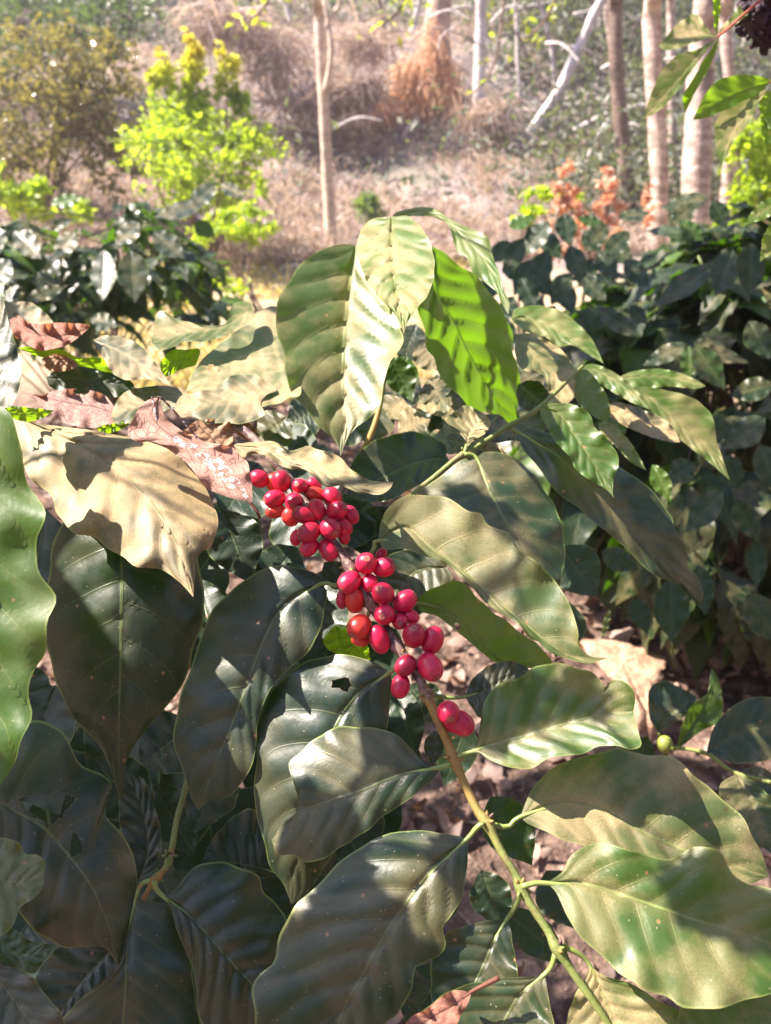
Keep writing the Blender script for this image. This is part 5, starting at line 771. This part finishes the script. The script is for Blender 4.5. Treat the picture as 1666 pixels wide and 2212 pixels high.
TL += [(P(x, y, d)@E1, P(x, y, d)@E2, r*d/FPX) for x, y, r, d in [(x, y, r, surf(x, y, .6)) for x, y, r in [(965, 650, 26), (1005, 715, 34), (960, 790, 18), (990, 780, 14)]]]
LF = [(P(x, y, d)@E1, P(x, y, d)@E2, r*d/FPX) for x, y, r, d in FAR_LIT]
def in_frame(p):
    v = p-CAM; d = v@FW
    if d < .02: return False
    return abs(v@RT/d) < .525 and -.72 < v@UPV/d < .72
def shade_leaf(V_, F_, p, s, rs, asp=.42):
    n = nrm(SUN+rs.normal(size=3)*.35); d = nrm(np.cross(n, rs.normal(size=3))); b = np.cross(n, d); us = [0, .18, .42, .68, .88, 1]; ws = [0, .62, 1., .78, .34, 0]
    k = len(V_)
    for u, w_ in zip(us, ws):
        c = p+d*s*(u-.5)-n*s*.25*(u-.3)**2
        V_ += [c-b*s*asp*.5*w_+n*s*.05*w_, c, c+b*s*asp*.5*w_+n*s*.05*w_]
    for i in range(5):
        for j in (0, 1): F_.append((k+i*3+j, k+i*3+j+1, k+i*3+j+4, k+i*3+j+3))
CEN = []
SH2 = [(1350, 1870, .37), (1430, 1890, .37), (1520, 1890, .365), (1290, 1850, .375), (1480, 1940, .36), (1590, 1960, .36), (1100, 1510, .41), (1180, 1500, .41), (1250, 1500, .41), (1110, 1560, .41), (1220, 1550, .41), (1300, 1530, .41), (1250, 1690, .395), (1400, 1690, .39), (1480, 1740, .385), (1560, 1790, .38), (1350, 1740, .39), (1620, 1840, .38), (1250, 1020, .52), (1330, 1080, .51), (1450, 1190, .5), (1060, 1180, .45), (1130, 1270, .44), (1190, 1330, .43), (870, 1160, .455), (1040, 1090, .5), (1140, 1080, .5), (1110, 1170, .5), (700, 1640, .405), (680, 1780, .4), (870, 1880, .39), (760, 2000, .38), (980, 1870, .39), (900, 2050, .375), (1060, 2160, .37), (1280, 2150, .365)]
def t_sh2(rs): x, y, d = SH2[rs.randint(len(SH2))]; return x+rs.uniform(-22, 22), y+rs.uniform(-22, 22), surf(x, y, d)
def shade(targets, n, smin, smax, dist, lit, rs, V_, F_, zmin=None):
    made = 0
    for _ in range(n*45):
        if made >= n: break
        x, y, d = targets(rs); t = P(x, y, d); p = t+SUN*rs.uniform(*dist); s = rs.uniform(smin, smax); q1, q2 = p@E1, p@E2
        if in_frame(p) or in_frame(p+np.array((0, 0, -.08))): continue
        if any(math.hypot(q1-a, q2-b) < r+s*.44 for a, b, r in lit): continue
        shade_leaf(V_, F_, p, s, rs); made += 1; CEN.append(p)
    return made
Vs, Fs_ = [], []; rs = np.random.RandomState(77)
def t_near(rs): y = rs.uniform(900, 2300); return rs.uniform(-120, 1750), y, sd(y)+rs.uniform(-.01, .03)
def t_left(rs): y = rs.uniform(1100, 2300); return rs.uniform(-200, 760), y, sd(y)+rs.uniform(0, .1)
def t_deep(rs): return rs.uniform(-100, 900), rs.uniform(1000, 2250), rs.uniform(.55, .85)
SH = [(1085, 720, .67), (1080, 800, .67), (1095, 860, .66), (1060, 780, .66), (1070, 850, .66), (1080, 690, .66), (1040, 830, .65)]
def t_sh(rs): x, y, d = SH[rs.randint(len(SH))]; return x+rs.uniform(-12, 12), y+rs.uniform(-12, 12), surf(x, y, d)
def t_mid(rs): return rs.uniform(880, 1130), rs.uniform(540, 920), .58
def t_right(rs): return rs.uniform(1050, 1800), rs.uniform(420, 1500), rs.uniform(1.0, 2.3)
def t_low(rs): return rs.uniform(300, 1800), rs.uniform(1250, 2300), rs.uniform(.9, 1.6)
def t_gnd(rs): return rs.uniform(-400, 950), rs.uniform(1150, 2300), rs.uniform(.95, 1.7)
print('shade', shade(t_sh2, 200, .022, .05, (.42, .82), LQ, rs, Vs, Fs_), shade(t_gnd, 220, .14, .22, (1.5, 2.4), LF+LQ, rs, Vs, Fs_), shade(t_near, 210, .05, .09, (.36, .85), LQ, rs, Vs, Fs_), shade(t_left, 110, .06, .11, (.36, .8), LQ, rs, Vs, Fs_), shade(t_deep, 130, .10, .16, (.9, 1.5), LQ, rs, Vs, Fs_), shade(t_sh, 16, .03, .06, (.32, .5), TL, rs, Vs, Fs_), shade(t_mid, 30, .04, .07, (.32, .6), LQ, rs, Vs, Fs_), shade(t_right, 220, .13, .20, (1.4, 2.6), LF+LQ, rs, Vs, Fs_), shade(t_low, 60, .12, .18, (1.5, 2.4), LF+LQ, rs, Vs, Fs_))
mb = MB(); mb.add(Vs, Fs_, None, rnd=.5, tip=0.); tag(mb.build('foliage', foliage_material('unseen_shade_leaf', (.05, .09, .02), (.07, .11, .03), .35, (.30, .50, .04), .4), eld), kind='stuff')  # added leaves outside the view, set between sun and bush to block light
tw = MB(); hub = [np.array(q) for q in ((.3, 1.1, 2.1), (-.5, .9, 1.9), (-1.1, .7, 1.75), (-.7, .5, 1.7), (.2, 2.4, 2.4))]
for p in sorted(CEN, key=lambda q: min(np.linalg.norm(q-h) for h in hub[:5])):      # twigs added to tie the unseen shading leaves together
    q = min(hub, key=lambda h: np.linalg.norm(p-h)); m_ = (p+q)/2+np.array((0, 0, .02))
    if not (in_frame(m_) or in_frame((m_+p)/2) or in_frame((m_+q)/2)): tube(tw, [q, m_, p], [.0022, .0018, .001], 4, cap=False)
    hub.append(p)
tw.build('twigs', M_ELB, eld)
for pa in ([(1.05, .78, 1.1), (1.0, 1.0, 1.9), (.3, 1.1, 2.1), (-.5, .9, 1.9), (-1.1, .7, 1.75)], [(1.0, 1.0, 1.9), (.7, 1.9, 2.3), (.2, 2.4, 2.4), (-.2, 2.9, 2.5)], [(.3, 1.1, 2.1), (-.1, .6, 1.9), (-.7, .5, 1.7)]): tb(eld, 'branch', pa, [.014, .010, .006, .004], M_ELB)  # unseen limbs added to carry the shading leaves
# ------------------------------------------------------------------ light
sl = bpy.data.lights.new('sun', 'SUN'); so = bpy.data.objects.new('sun', sl); COL.objects.link(so); sl.energy = 5.; sl.angle = R(.42); sl.color = (1., .895, .79)
so.rotation_mode = 'QUATERNION'; so.rotation_quaternion = Vector(SUN.tolist()).to_track_quat('Z', 'Y')
w = bpy.data.worlds.new('World'); SC.world = w; w.use_nodes = True; nt = w.node_tree; nt.nodes.clear()
sky = nt.nodes.new('ShaderNodeTexSky'); sky.sky_type = 'NISHITA'; sky.sun_disc = False; sky.sun_elevation = math.asin(SUN[2]); sky.sun_rotation = math.atan2(SUN[0], SUN[1]); sky.air_density = 1.; sky.dust_density = 1.2; sky.ozone_density = 1.6
bg = nt.nodes.new('ShaderNodeBackground'); bg.inputs[1].default_value = .085; tn = nt.nodes.new('ShaderNodeMix'); tn.data_type = 'RGBA'; tn.blend_type = 'MULTIPLY'; tn.inputs[0].default_value = 1.; tn.inputs[7].default_value = (1., .93, 1.06, 1); nt.links.new(sky.outputs[0], tn.inputs[6]); nt.links.new(tn.outputs[2], bg.inputs[0]); ow = nt.nodes.new('ShaderNodeOutputWorld'); nt.links.new(bg.outputs[0], ow.inputs[0])
SC.view_settings.view_transform = 'Standard'; SC.view_settings.look = 'None'; SC.view_settings.gamma = 1.; SC.view_settings.exposure = 2.05
SC.render.engine = 'CYCLES'; SC.cycles.use_denoising = True; SC.cycles.max_bounces = 8; SC.cycles.transparent_max_bounces = 12; SC.cycles.sample_clamp_indirect = 6.

hm = bpy.data.materials.new('haze'); hm.use_nodes = True; t = hm.node_tree; t.nodes.clear(); pv = t.nodes.new('ShaderNodeVolumePrincipled'); pv.inputs['Color'].default_value = (.93, .88, .94, 1); pv.inputs['Density'].default_value = .0035; pv.inputs['Anisotropy'].default_value = .25
t.links.new(pv.outputs[0], t.nodes.new('ShaderNodeOutputMaterial').inputs['Volume'])
mb = MB(); bx = np.array([(x, y, z) for z in (-2., 15.) for y in (-14., 93.) for x in (-73., 73.)]); mb.add(bx, [(0, 2, 3, 1), (4, 5, 7, 6), (0, 1, 5, 4), (2, 6, 7, 3), (0, 4, 6, 2), (1, 3, 7, 5)]); tag(mb.build('haze', hm, loc=(0, 40, 6), smooth=False), kind='stuff')
